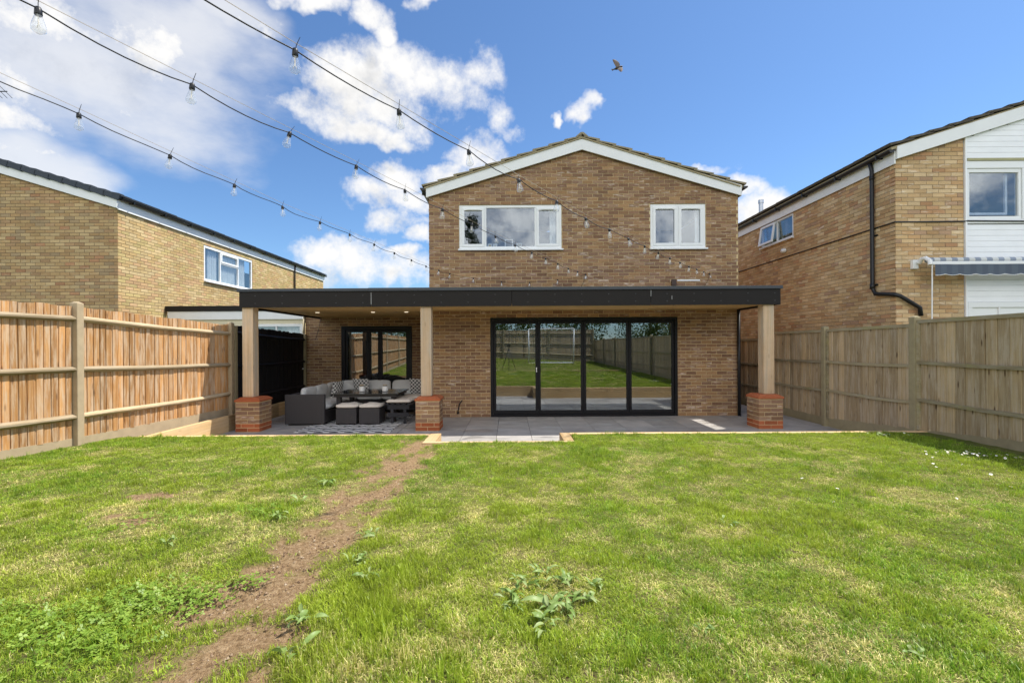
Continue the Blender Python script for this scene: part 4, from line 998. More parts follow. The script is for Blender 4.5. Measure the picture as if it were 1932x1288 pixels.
fence('orange_fence', 'sunlit orange-brown close-board fence with weathered rails on the left', ptsL, -1, topL, baseL, .092, W_FENCE_L, W_RAIL_L, CONCRETE,
      [lambda y, t, g: t - .16, lambda y, t, g: (t + g) / 2 + .10, lambda y, t, g: g + .40], gravel=.13, groove=.015, jit=.011)
ptsK = [(-5.36, 12.3), (-5.362, 9.16)]
fence('black_fence', 'black stained fence between the orange fence and the house', ptsK, -1, lambda p, i=0, s=0: 1.90 if p[1] > 11 else 1.99, lambda p: .26, .10, W_BLACK, W_BLACK, CONCRETE_D,
      [lambda y, t, g: t - .15, lambda y, t, g: 1.18, lambda y, t, g: .55], gravel=.12, gap=.03, grav_mat=W_BLACK, post_h=.0, post_w=.09)
ptsR = [(5.48, -9.4), (5.52, -6.6), (5.56, -4.0), (5.62, -1.1), (5.70, 1.9), (5.80, 4.86), (5.94, 6.86), (6.02, 8.93), (6.08, 10.95), (6.14, 13.0), (6.2, 15.0)]
def topR(p, i=0, s=0):
    y = p[1]
    if y < 6.8: return 1.90
    if abs(y - 6.86) < .1: return 1.90 if s <= 0 else 1.85
    if abs(y - 8.93) < .1: return 1.84 if s < 0 else 1.835
    if abs(y - 10.95) < .1: return 1.84 if s <= 0 else 1.70
    return 1.69
baseR = lambda p: Zl(p) if p[1] < 5.5 else (.15 if p[1] < 7.5 else 0.0)
fence('grey_brown_fence', 'shaded grey-brown panel fence with pale posts along the right side', ptsR, -1, topR, baseR, .15, W_FENCE_R, W_RAIL_R, CONCRETE_D,
      [lambda y, t, g: t - .62, lambda y, t, g: t - 1.16], gravel=.16, rail_w=(.034, .045), framed=True, cap=False, jit=.0,  board_off=-.03)
ptsB = [(-6.26, -9.75), (-3.3, -9.75), (-.35, -9.75), (2.6, -9.75), (5.48, -9.75)]
fence('back_fence', 'grey close-board fence across the far end of the garden, reflected in the doors', ptsB, -1, lambda p, i=0, s=0: 2.55, Zl, .12, W_FENCE_R, W_RAIL_R, CONCRETE_D,
      [lambda y, t, g: t - .2, lambda y, t, g: (t + g) / 2 + .1, lambda y, t, g: g + .4], gravel=.15)
# ================================================================== PATIO FURNITURE
def cushion(w, d, h, p=5.0, nu=20, nv=12, wob=.012, seed=0):
    """soft squarish pad centred on the origin, base at z 0"""
    rs = random.Random(seed); ph = [rs.uniform(0, 6) for _ in range(6)]
    vs = []; fs = []
    sg = lambda c, e: math.copysign(abs(c) ** e, c)
    for i in range(nv + 1):
        a = -math.pi / 2 + math.pi * i / nv
        for k in range(nu):
            b = 2 * math.pi * (k + .5) / nu
            x = sg(math.cos(a), 2 / 3.2) * sg(math.cos(b), 2 / p); y = sg(math.cos(a), 2 / 3.2) * sg(math.sin(b), 2 / p); z = sg(math.sin(a), 2 / 2.6)
            q = wob * (math.sin(5 * x + ph[0]) * math.sin(4 * y + ph[1]) + .6 * math.sin(9 * x + ph[2]))
            vs.append((x * w / 2, y * d / 2, h / 2 + z * h / 2 + q * (z > 0)))
    for i in range(nv):
        for k in range(nu): fs.append((i * nu + k, i * nu + (k + 1) % nu, (i + 1) * nu + (k + 1) % nu, (i + 1) * nu + k))
    mb = MB(); mb.add(vs, fs); return mb
sofa = thing('corner_sofa', (-4.0, 11.4, 0), 'dark rattan corner sofa with light grey cushions against the left of the patio', 'sofa')
def rat(x0, x1, y0, y1, z0, z1, name, p=None):
    mb = MB(); mb.box(x0, x1, y0, y1, z0, z1); return mb.obj(name, RATTAN, p or sofa, bevel=.012)
rat(-4.45, -3.66, 9.29, 9.37, .03, .615, 'arm')
rat(-4.45, -4.33, 9.372, 11.95, .03, .60, 'back_frame'); rat(-4.328, -1.95, 11.84, 11.95, .03, .60, 'back_frame')
rat(-4.328, -3.67, 9.372, 11.838, .03, .27, 'base'); rat(-3.668, -1.95, 11.16, 11.838, .03, .27, 'base')
rat(-1.949, -1.86, 11.2, 11.95, .03, .60, 'arm')
for x, y in ((-4.42, 9.34), (-3.72, 9.34), (-4.42, 11.8), (-2.0, 11.8), (-2.0, 11.25), (-3.6, 11.25)):
    mb = MB(); mb.tube([(x, y, 0), (x, y, .04)], .02, 8); mb.obj('foot', FLUE, sofa)
for i in range(3):
    y = 9.79 + .64 * i; cushion(.66, .63, .15, 7, seed=i).obj('seat_cushion', CUSH, sofa, Matrix.Translation((-3.995, y, .265)), smooth=True)
    M = Matrix.Translation((-4.235, y, .38)) @ Matrix.Rotation(math.radians(90), 4, 'Z') @ Matrix.Rotation(math.radians(78), 4, 'X')
    cushion(.64, .38, .16, 5, seed=i + 9).obj('back_cushion', CUSH, sofa, Matrix.Translation((-4.20, y, .35 + .19)) @ Matrix.Rotation(math.radians(-78), 4, 'Y') @ Matrix.Rotation(math.radians(90), 4, 'Z') @ Matrix.Translation((0, 0, -.08)), smooth=True)
for i in range(4):
    x = -3.98 + .62 * i if i else -3.98
    cushion(.61, .66, .15, 7, seed=i + 20).obj('seat_cushion', CUSH, sofa, Matrix.Translation((-3.35 + .6 * (i - .0) if i < 3 else -2.25, 11.49, .265)), smooth=True) if i < 3 else None
    cushion(.60, .38, .16, 5, seed=i + 30).obj('back_cushion', CUSH, sofa, Matrix.Translation((-3.88 + .63 * i, 11.72, .54)) @ Matrix.Rotation(math.radians(78), 4, 'X') @ Matrix.Translation((0, 0, -.08)), smooth=True)
def pillow(x, y, z, rz, tilt, lab):
    M = Matrix.Translation((x, y, z)) @ Matrix.Rotation(math.radians(rz), 4, 'Z') @ Matrix.Rotation(math.radians(tilt), 4, 'X')
    # local: x wide, z tall, y thick
    mb = MB(); n = 14; vs = []; fs = []
    for s in (1, -1):
        for i in range(n + 1):
            for k in range(n + 1):
                a, b = i / n * 2 - 1, k / n * 2 - 1
                t_ = (max(0, (1 - a * a) * (1 - b * b))) ** .45
                pinch = 1 - .07 * (abs(a) ** 2 * (1 - abs(b)) + abs(b) ** 2 * (1 - abs(a)))
                vs.append((a * .21 * pinch, s * .065 * t_, b * .21 * pinch))
    m_ = (n + 1) ** 2
    for s in (0, 1):
        for i in range(n):
            for k in range(n):
                q = [s * m_ + i * (n + 1) + k, s * m_ + (i + 1) * (n + 1) + k, s * m_ + (i + 1) * (n + 1) + k + 1, s * m_ + i * (n + 1) + k + 1]
                fs.append(tuple(q if s == 0 else q[::-1]))
    mb.add(vs, fs); o = mb.obj('throw_pillow', PRINT, None, M, smooth=True); tag(o, lab, 'pillow', 'black and white patterned pillows'); return o
pillow(-3.93, 10.72, .575, 78, 12, 'black and white patterned pillow leaning on the left side of the sofa')
pillow(-3.62, 11.5, .575, -12, 12, 'black and white patterned pillow in the back corner of the sofa behind the table')
pillow(-2.22, 11.48, .575, 6, 12, 'black and white patterned pillow at the right end of the sofa, by the middle post')
# table
tb = thing('garden_table', (-2.95, 10.0, 0), 'low dark garden table with glass top in the middle of the sofa group', 'table')
mb = MB(); mb.box(-3.62, -2.26, 9.52, 10.58, .575, .605); mb.obj('tabletop', plain('dark_glass_top', (.02, .02, .022), .08, .05, 3), tb, bevel=.006)
mb = MB(); mb.box(-3.58, -2.30, 9.56, 10.54, .53, .573); mb.obj('apron', RATTAN, tb)
for x, y in ((-3.50, 9.66), (-2.38, 9.66), (-3.50, 10.44), (-2.38, 10.44)):
    mb = MB(); mb.box(x - .045, x + .045, y - .045, y + .045, 0, .529); mb.obj('leg', RATTAN, tb, bevel=.005)
for x, lab in ((-3.12, 'white candle in a squat glass jar, left one on the garden table'), (-2.63, 'white candle in a squat glass jar, right one on the garden table')):
    j = thing('candle_jar', (x, 9.95, .606), lab, 'candle', 'candle jars on the table')
    mb = MB(); mb.lathe([(.0, .004), (.058, .004), (.062, .02), (.062, .09), (.05, .105), (0, .107)], 14, (x, 9.95, .606)); mb.obj('wax', CERAM, j, smooth=True)
    mb = MB(); mb.lathe([(.046, .108), (.044, .125), (.046, .14), (.044, .14), (.042, .125), (.044, .108)], 14, (x, 9.95, .606)); mb.obj('jar', GLASS_B, j, smooth=True)
    mb = MB(); mb.lathe([(.046, .128), (.049, .13), (.049, .142), (.046, .144)], 14, (x, 9.95, .606)); mb.obj('rim', plain('brass_rim', (.45, .33, .18), .4, .1, 3), j)
# stools
for x, lab in ((-3.24, 'dark rattan footstool with cream pad, left one in front of the table'), (-2.78, 'dark rattan footstool with cream pad, right one in front of the table')):
    s_ = thing('footstool', (x, 9.53, 0), lab, 'footstool', 'rattan footstools')
    mb = MB(); mb.box(x - .205, x + .205, 9.31, 9.74, .025, .33); mb.obj('base', RATTAN, s_, bevel=.01)
    cushion(.435, .45, .09, 9, seed=int(x * 9)).obj('pad', CUSH_W, s_, Matrix.Translation((x, 9.525, .328)), smooth=True)
    mb = MB(); [mb.box(x + a - .02, x + a + .02, 9.525 + b - .02, 9.525 + b + .02, 0, .026) for a in (-.17, .17) for b in (-.17, .17)]; mb.obj('feet', BLACKPL, s_)
bn = thing('bench', (-2.24, 10, 0), 'dark slatted bench with cream pads beside the middle brick pier', 'bench')
for y0, y1 in ((9.43, 10.04), (10.06, 10.68)): cushion(.52, y1 - y0, .08, 9, seed=int(y0 * 7)).obj('pad', CUSH_W, bn, Matrix.Translation((-2.24, (y0 + y1) / 2, .41)), smooth=True)
for k in range(5):
    mb = MB(); x = -2.47 + .115 * k; mb.box(x - .035, x + .035, 9.46, 10.66, .385, .408); mb.obj('slat', W_DARK, bn)
for y in (9.5, 10.6):
    mb = MB(); mb.box(-2.46, -2.02, y - .02, y + .02, .29, .384); mb.obj('top_rail', W_DARK, bn)
    mb = MB(); mb.box(-2.46, -2.02, y - .045, y - .021, .14, .22); mb.obj('cross_rail', W_DARK, bn)
    for x in (-2.37, -2.11):
        mb = MB(); mb.box(x - .03, x + .03, y - .02, y + .02, 0, .289); mb.obj('leg', W_DARK, bn, bevel=.003)
mb = MB(); mb.box(-3.92, -2.17, 8.52, 10.9, .003, .012); tag(mb.obj('patterned_rug', RUG), 'flat black and white patterned outdoor rug under the table and footstools', 'rug')

# ================================================================== ON THE UPSTAIRS SILLS, INSIDE
def pframe(x, w, h, y, z, lab, pic=None, cat='picture frame'):
    f = thing('picture_frame', (x, y, z), lab, cat)
    mb = MB(); b = .018; mb.box(x - w / 2, x + w / 2, y, y + .018, z, z + b); mb.box(x - w / 2, x + w / 2, y, y + .018, z + h - b, z + h); mb.box(x - w / 2, x - w / 2 + b, y, y + .018, z + b, z + h - b); mb.box(x + w / 2 - b, x + w / 2, y, y + .018, z + b, z + h - b)
    mb.obj('frame', UPVC, f)
    if pic: mb = MB(); mb.box(x - w / 2 + b, x + w / 2 - b, y + .006, y + .012, z + b, z + h - b); mb.obj('picture', pic, f)
mb = MB(); mb.box(-1.05, 1.15, YM + .10, YM + .30, 3.69, 3.708); mb.obj('inner_sill', UPVC, house)
pframe(-.41, .10, .12, YM + .16, 3.709, 'small picture with a yellow print on the upstairs window sill', YELLOW)
pframe(-.29, .09, .12, YM + .17, 3.709, 'small pale picture beside the yellow one on the upstairs sill', PAPER)
pframe(.015, .18, .22, YM + .15, 3.709, 'empty white photo frame in the middle of the upstairs sill', None)
pframe(.245, .12, .13, YM + .15, 3.709, 'small white-framed card at the right of the upstairs sill', PAPER)
pframe(3.66, .15, .13, YM + .16, 3.72, 'white frame standing in the left light of the right upstairs window', None)
mb = MB(); mb.box(3.15, 4.32, YM + .10, YM + .28, 3.70, 3.718); mb.obj('inner_sill', UPVC, house)

# posters inside, behind the bifold doors
def poster(x0, x1, z0, z1, y, lines, lab, size):
    p = thing('wall_poster', ((x0 + x1) / 2, y, z0), lab, 'poster')
    mb = MB(); mb.box(x0, x1, y, y + .02, z0, z1); mb.obj('board', plain('pale_poster_board', (.62, .63, .66), .8, .04, 3), p)
    for i, ln in enumerate(lines):
        cu = bpy.data.curves.new('lettering', 'FONT'); cu.body = ln; cu.size = size; cu.extrude = .002; cu.align_x = 'CENTER'; cu.space_line = 1; cu.offset = .012
        cu.materials.append(BLACKPL); tmp = bpy.data.objects.new('lettering', cu); me_ = bpy.data.meshes.new_from_object(tmp); bpy.data.objects.remove(tmp); o = bpy.data.objects.new('lettering', me_)
        link(o, p, Matrix.Translation(((x0 + x1) / 2, y - .006, z1 - size * (.85 + .85 * i))) @ Matrix.Rotation(math.radians(90), 4, 'X') @ Matrix.Scale(1.15, 4, (0, 1, 0)))
poster(-.12, .33, 1.40, 2.18, 15.72, ['YOU', 'ARE'], 'pale poster reading YOU ARE on the wall inside, behind the left door', .22) if False else None
poster(-.10, .42, 1.22, 2.05, 13.9, ['YOU', 'ARE'], 'pale poster reading YOU ARE inside, seen through the leftmost bifold door', .25)
poster(.47, .99, 1.22, 2.05, 13.9, ['BEA', 'TI'], 'pale poster with large black letters right of the YOU ARE poster', .25)
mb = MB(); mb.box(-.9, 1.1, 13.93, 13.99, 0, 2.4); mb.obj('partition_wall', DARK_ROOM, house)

# ================================================================== STRING LIGHTS
bp = MB(); bp.lathe([(.0105, .0), (.013, -.01), (.020, -.035), (.0265, -.062), (.0255, -.074), (.014, -.083), (.0, -.085)], 12); BULB = bp.mesh('glass_bulb', GLASS_B, True)
hp = MB(); hp.lathe([(.0, .028), (.010, .028), (.013, .02), (.0145, -.004), (.0125, -.008), (0, -.008)], 10); HOLD = hp.mesh('lamp_holder', BLACKPL, True)
fp = MB(); fp.tube([(0, 0, -.008), (0, 0, -.05)], .0028, 5); fp.tube([(-.004, 0, -.05), (-.008, 0, -.062)], .0012, 4); fp.tube([(.004, 0, -.05), (.008, 0, -.062)], .0012, 4); FILM = fp.mesh('filament', FIL)
tp = MB(); tp.tube([(0, 0, .02), (.004, 0, .045), (.018, .004, .085)], [.0022, .002, .0012], 4); TIE = tp.mesh('cable_tie', BLACKPL)
def string(lab, P0, stepv, n, zf, pre=None, post_pt=None, wave=.0):
    s = thing('string_lights', P0, lab, 'string lights', 'festoon lights over the lawn')
    pts = [Vector(P0) + Vector(stepv) * k for k in range(n + 1)]
    for k, p in enumerate(pts): p.z = zf(k)
    allp = (pre or []) + pts + ([Vector(post_pt)] if post_pt else [])
    first = len(pre or [])
    cable = []
    for i in range(len(allp) - 1):
        a, b = allp[i], allp[i + 1]; sag = random.uniform(.008, .03) * (1 if i >= first else 1.3)
        for q in range(6):
            t_ = q / 6; c = a.lerp(b, t_); c.z -= sag * 4 * t_ * (1 - t_); c.x += wave * math.sin(t_ * math.pi * 2) * random.uniform(.3, 1); cable.append(c)
    cable.append(allp[-1])
    mb = MB(); mb.tube(cable, .0036, 5); mb.obj('cable', BLACKPL, s)
    mb = MB(); mb.tube([p + Vector((0, 0, .034)) for p in pts] + ([Vector(post_pt) + Vector((0, 0, .03))] if post_pt else []), .0016, 4); mb.obj('support_wire', WIRE, s)
    for i, p in enumerate(allp[:-1] if post_pt else allp):
        rt = Matrix.Translation(p + Vector((0, 0, -.022))) @ Matrix.Rotation(random.gauss(0, .10), 4, 'X') @ Matrix.Rotation(random.gauss(0, .12), 4, 'Y')
        h = inst('lamp_holder', HOLD, s, rt); inst('glass_bulb', BULB, h, rt); inst('filament', FILM, h, rt)
        if p.y < 7: inst('cable_tie', TIE, h, rt @ Matrix.Rotation(random.uniform(-1.2, 1.2), 4, 'Z'))
    return s
interp = lambda ks, vs: (lambda k: float(np.interp(k, ks, vs)))
string('highest string of clear bulbs, running from the right end of the house wall', (4.38, 10.2, 3.1), (-.3575, -.535, 0), 25, interp([0, 3, 5, 10, 15, 20, 26], [3.10, 3.0, 2.955, 2.875, 2.935, 3.05, 3.2]), None, (-4.95, -3.75, 3.22))
string('string of clear bulbs from the middle of the house wall to the top left corner', (1.68, 10.2, 3.10), (-.2634, -.585, 0), 25, interp([0, 2, 5, 7, 10, 14, 26], [3.10, 3.05, 3.01, 2.99, 3.01, 3.015, 3.2]), None, (-5.2, -5.0, 3.2))
string('lowest and leftmost string of clear bulbs, drooping along the house wall then across the lawn', (-1.243, 9.95, 3.1), (-.1415, -.626, 0), 22, interp([0, 2, 5, 8, 11, 22], [3.10, 3.05, 3.05, 3.04, 3.09, 3.2]),
       [Vector((1.68, 10.2, 3.10)), Vector((1.07, 10.19, 2.99)), Vector((.46, 10.18, 2.94)), Vector((-.15, 10.17, 2.95)), Vector((-.76, 10.15, 3.03))], (-4.4, -4.7, 3.2), wave=.02)
for x, y, lab in ((-4.95, -3.78, 'tall timber pole holding the nearest string of lights, behind the camera'), (-5.2, -5.03, 'tall timber pole at the far left of the garden holding two light strings')):
    mb = MB(); mb.box(x - .04, x + .04, y - .04, y + .04, Zl((x, y)) - .1, 3.3); tag(mb.obj('light_pole', W_SLEEPY, bevel=.004), lab, 'pole', 'poles for the string lights')
for x, z in ((4.38, 3.1), (1.68, 3.1)):
    mb = MB(); mb.tube([(x, YM, z), (x, 10.2, z), (x, 10.19, z + .02)], .006, 6); mb.tube([(x, 10.22, z), (x - .03, 10.24, z - .15), (x - .09, 10.26, z - .26)], .004, 5); mb.obj('hook', BLACKPL, house)

# ================================================================== BIRD
def skin_obj(name, verts, edges, radii, mat, parent=None, M=None, root=0, sub=2):
    me = bpy.data.meshes.new(name); me.from_pydata(verts, edges, []); o = bpy.data.objects.new(name, me); link(o, parent, M)
    sk = o.modifiers.new('skin', 'SKIN'); sk.use_smooth_shade = True
    for i, r in enumerate(radii):
        me.skin_vertices[0].data[i].radius = r if isinstance(r, tuple) else (r, r); me.skin_vertices[0].data[i].use_root = (i == root)
    ss_ = o.modifiers.new('sub', 'SUBSURF'); ss_.levels = sub; ss_.render_levels = sub
    me.materials.append(mat); return o
def bird():
    B = Vector((1.89, 8.0, 6.28))
    # flying right, banking: body along x, wings up and down in view
    feather = plain('dark_brown_feathers', (.035, .028, .024), .6, .25, 40); wingm = plain('brown_wing_feathers', (.16, .12, .10), .7, .25, 40)
    t = thing('bird', B, 'small dark bird in flight with wings spread, against the blue sky', 'bird')
    bm = MB(); prof = [(-.085, .006), (-.06, .016), (-.03, .026), (0, .030), (.03, .028), (.052, .020), (.066, .0185), (.080, .013), (.090, .0045), (.106, .001)]
    n = 10; vs = []
    for x, r in prof:
        for k in range(n):
            a = 2 * math.pi * k / n; vs.append((x, r * math.cos(a) * .95, r * math.sin(a) + (.004 if x > .05 else 0)))
    bm.add(vs, [(i * n + k, i * n + (k + 1) % n, (i + 1) * n + (k + 1) % n, (i + 1) * n + k) for i in range(len(prof) - 1) for k in range(n)] + [tuple(range(n - 1, -1, -1)), tuple(range((len(prof) - 1) * n, len(prof) * n))])
    M = Matrix.Translation(B) @ Matrix.Scale(.9, 4) @ Matrix.Rotation(math.radians(-18), 4, 'Y') @ Matrix.Rotation(math.radians(62), 4, 'X')
    bm.obj('body', feather, t, M, smooth=True)
    for s in (1, -1):
        w = MB(); out = [(.042, 0, .0), (.058, .05, .012), (.05, .10, .016), (.02, .17, .01), (-.02, .205, .0)]; inn = [(-.022, 0, 0), (-.03, .04, .004), (-.032, .08, .006), (-.035, .13, .004), (-.028, .20, .0)]
        vs = []
        for (a, b) in zip(out, inn):
            for q in range(4):
                f = q / 3; x = a[0] + (b[0] - a[0]) * f; y = a[1] + (b[1] - a[1]) * f; z = a[2] + (b[2] - a[2]) * f + .008 * math.sin(f * math.pi)
                vs.append((x, s * (y + .012), z))
        top = [(i * 4 + q, i * 4 + q + 1, (i + 1) * 4 + q + 1, (i + 1) * 4 + q) for i in range(4) for q in range(3)]
        m_ = len(vs); vs += [(x, y, z - .003) for x, y, z in vs]
        w.add(vs, top + [tuple(m_ + v for v in f[::-1]) for f in top]); w.obj('wing', wingm, t, M @ Matrix.Rotation(s * math.radians(14), 4, 'X'), smooth=True)
    tl = MB(); tl.hexa([(-.07, -.010, -.002), (-.125, -.030, -.001), (-.125, .030, -.001), (-.07, .010, -.002), (-.07, -.010, .003), (-.125, -.030, .001), (-.125, .030, .001), (-.07, .010, .003)]); tl.obj('tail', feather, t, M)
bird()

# ================================================================== BEHIND THE CAMERA (seen in the panes)
def goal():
    x0, x1, y, z0 = 1.14, 3.70, -6.0, Zl((2.4, -6)) ; h = 1.98
    g = thing('football_goal', (2.4, y, z0), 'white football goal on the far lawn, reflected in the bifold doors', 'goal')
    for a, b in (((x0, y, z0), (x0, y, z0 + h)), ((x1, y, z0), (x1, y, z0 + h))):
        mb = MB(); mb.tube([a, b], .034, 8); mb.obj('post', GOALW, g, smooth=True)
    mb = MB(); mb.tube([(x0, y, z0 + h - .03), (x1, y, z0 + h)], .034, 8); mb.obj('crossbar', GOALW, g)
    mb = MB(); mb.tube([(x0, y, z0 + .03), (x0, y - 1.0, z0 + .03), (x1, y - 1.0, z0 + .03), (x1, y, z0 + .03)], .022, 6); mb.tube([(x0, y, z0 + .03), (x1, y, z0 + .03)], .022, 6); mb.obj('base_frame', GOALW, g)
    mb = MB()
    for i in range(22):
        x = x0 + (x1 - x0) * i / 21; mb.tube([(x, y - .02, z0 + h - .03), (x, y - .5, z0 + h * .62), (x, y - .98, z0 + .04)], .003, 3, False)
    for i in range(14):
        f = i / 13; yy = y - .02 - .96 * f; zz = z0 + (h - .03) * (1 - f) ** 1.0 + .04 * f; mb.tube([(x0, yy, zz), (x1, yy, zz)], .003, 3, False)
    mb.obj('net', GOALW, g, kind='stuff')
goal()
mb = MB(); z = Zl((3.8, -.2)); mb.box(2.77, 4.88, -.25, -.15, z - .01, z + .045); tag(mb.obj('timber_plank', W_SLEEP, bevel=.003), 'pale timber plank lying on the lawn, reflected in the middle doors', 'plank')
tr = thing('camera_tripod', (0, -.2, Zl((0, -.2))), 'black tripod standing on the lawn, reflected in the leftmost bifold door', 'tripod')
zt = 1.38
for a in (90, 210, 330):
    r = math.radians(a); fx, fy = .36 * math.cos(r), -.20 + .36 * math.sin(r); zg = Zl((fx, fy))
    mb = MB(); mb.tube([(0 + .03 * math.cos(r), -.20 + .03 * math.sin(r), zt), (fx * .55, -.20 + (fy + .20) * .55, zt + (zg - zt) * .52), (fx, fy, zg)], [.016, .013, .009], 8); mb.obj('leg', BLACKPL, tr, smooth=True)
mb = MB(); mb.tube([(0, -.20, zt - .15), (0, -.20, zt + .10)], .014, 8); mb.lathe([(0, 0), (.04, 0), (.04, .04), (0, .05)], 10, (0, -.2, zt - .02)); mb.obj('column', BLACKPL, tr)
mb = MB(); mb.box(-.07, .07, -.23, -.16, EYE - .07, EYE + .05); mb.box(-.03, .03, -.22, -.17, EYE + .05, EYE + .075); mb.obj('camera_body', BLACKPL, tr, bevel=.01)

LEAF = {}
def leaf_mat(name, c1, c2, c3, tr_=.35):
    m, t, out = new_mat(name); r = rnd_of(t)
    c = t.ramp(r, [(0, c1), (.5, c2), (1, c3)])
    d1 = t.node('ShaderNodeBsdfDiffuse', {'Color': c}); d2 = t.node('ShaderNodeBsdfTranslucent', {'Color': c}); mx = t.node('ShaderNodeMixShader', {0: tr_}); t.l.new(d1.outputs[0], mx.inputs[1]); t.l.new(d2.outputs[0], mx.inputs[2])
    gl = t.node('ShaderNodeBsdfGlossy', {'Color': (1, 1, 1), 'Roughness': .45}); m2 = t.node('ShaderNodeMixShader', {0: .02}); t.l.new(mx.outputs[0], m2.inputs[1]); t.l.new(gl.outputs[0], m2.inputs[2])
    t.l.new(m2.outputs[0], out.inputs[0]); return m
LM1 = leaf_mat('mid_green_leaves', (.04, .07, .015), (.07, .11, .02), (.11, .15, .03)); LM2 = leaf_mat('dark_green_leaves', (.025, .045, .015), (.04, .07, .02), (.06, .09, .03))
BARK = plain('grey_brown_bark', (.12, .09, .065), .95, .3, 12, bs=.8)
def tree(name, lab, x, y, z, h, r, mat, n=4000, leaf=.10, conic=False, seed=1):
    rs = np.random.default_rng(seed); t = thing(name, (x, y, z), lab, 'tree', 'trees beyond the back fence')
    mb = MB(); mb.tube([(x, y, z), (x + .05, y, z + h * .35), (x, y + .1, z + h * .7), (x, y, z + h * .93)], [.05 * h ** .6, .04 * h ** .6, .02 * h ** .6, .01], 8); mb.obj('trunk', BARK, t, smooth=True)
    lm_ = MB(); cent = []
    K = 46
    for k in range(K):
        f = rs.random() ** .8; zz = z + h * (.18 + .8 * f); rr = r * ((1 - f) ** .7 * 1.05 + .08) if conic else r * math.sqrt(max(.05, 1 - (2 * f - .9) ** 2))
        a = rs.random() * 6.283; q = rr * (.45 + .5 * rs.random()); cx, cy = x + q * math.cos(a), y + q * math.sin(a); cent.append((cx, cy, zz, .28 * r + .12 * r * rs.random()))
        if k % 3 == 0:
            lb = MB(); lb.tube([(x, y, zz - .2 * r), (x + (cx - x) * .6, y + (cy - y) * .6, zz - .05 * r), (cx, cy, zz)], [.03, .02, .008], 5); lb.obj('limb', BARK, t)
    per = n // K; vs = []; fs = []; rr_ = []
    for cx, cy, cz, cr in cent:
        d_ = rs.normal(size=(per, 3)); d_ /= np.linalg.norm(d_, axis=1)[:, None]; p = np.array([cx, cy, cz]) + d_ * (cr * rs.random(per)[:, None] ** .4) * np.array([1, 1, .8])
        for q in p:
            a = rs.normal(size=3); a /= np.linalg.norm(a); b = np.cross(a, rs.normal(size=3)); b /= np.linalg.norm(b); s = leaf * (.6 + .8 * rs.random())
            i = len(vs); vs += [tuple(q - a * s * .5), tuple(q + b * s * .3), tuple(q + a * s * .5), tuple(q - b * s * .3)]; fs.append((i, i + 1, i + 2, i + 3)); rr_ += [rs.random()] * 4
    lm_.v, lm_.f, lm_.mi, lm_.r = vs, fs, [0] * len(fs), rr_; lm_.obj('crown', mat, t, kind='stuff')
tree('tall_tree', 'tall pointed tree behind the garden, reflected in the left upstairs window', -3.5, -25, 0, 14.2, 1.7, LM2, 7000, .16, True, 3)
for i, (x, y, h, r) in enumerate([(-10, -15, 4.8, 2.4), (-5.5, -12.8, 4.6, 2.2), (-1.5, -12.8, 4.2, 2.2), (2.2, -12.6, 4.3, 2.2), (5.6, -12.9, 4.5, 2.2), (9.5, -11, 5.2, 2.5), (9.0, -5.6, 4.4, 2.0), (9.3, -1.2, 4.2, 1.9)]):
    tree('bushy_tree', ['round bushy tree beyond the left corner of the back fence', 'bushy tree just left of centre beyond the back fence', 'low bushy tree beyond the middle of the back fence', 'low bushy tree beyond the fence behind the goal', 'small bushy tree at the right end of the back fence', 'large bushy tree beyond the right corner of the back fence', 'bushy tree beyond the right fence behind the camera, the farther one', 'bushy tree beyond the right fence behind the camera, the nearer one'][i], x, y, 0, h, r, LM1, 4200, .15, False, 10 + i)

# ================================================================== LAWN PLANTS
WEED = leaf_mat('grey_green_weed_leaf', (.15, .24, .05), (.23, .33, .09), (.34, .41, .17), .25)
CLOV = leaf_mat('bright_green_leaf', (.14, .24, .025), (.20, .32, .035), (.30, .41, .07), .3)
def weed_leaf(L=.15, w=.032, curl=.5):
    mb = MB(); n = 7; vs = []
    for i in range(n + 1):
        t_ = i / n; ww = w * (math.sin(math.pi * min(1, t_ * .92 + .06)) ** .8) * (1 if t_ > .15 else .35); a = .9 - curl * 2.0 * t_
        x = L * t_ * .92; z = L * (.26 * math.sin(t_ * 2.4) - .10 * t_ * t_ * curl * 2)
        vs += [(x, -ww, z + ww * .35), (x, 0, z), (x, ww, z + ww * .35)]
    mb.add(vs, [(3 * i + k, 3 * i + 3 + k, 3 * i + 4 + k, 3 * i + 1 + k) for i in range(n) for k in (0, 1)]); return mb
WL = [weed_leaf(*q).mesh('leaf', WEED, True) for q in ((.14, .019, .5), (.11, .014, .8), (.16, .017, .3), (.09, .020, .6), (.13, .012, 1.1))]
def weed(x, y, n, sc, lab, gp=None):
    z = float(lawn_z(x, y)); w = thing('weed_rosette', (x, y, z), lab, 'weed', 'broad-leaved weeds in the lawn')
    a0 = random.random() * 6
    n = int(n * 1.7)
    for k in range(n):
        s = .62 * sc * random.uniform(.5, 1.25); M = Matrix.Translation((x + random.gauss(0, .028 * sc), y + random.gauss(0, .028 * sc), z + .012)) @ Matrix.Rotation(a0 + 6.283 * k / n + random.gauss(0, .3), 4, 'Z') @ Matrix.Rotation(random.uniform(-.45, .12), 4, 'Y') @ Matrix.Rotation(random.gauss(0, .35), 4, 'X') @ Matrix.Scale(s, 4)
        inst('leaf', random.choice(WL), w, M)
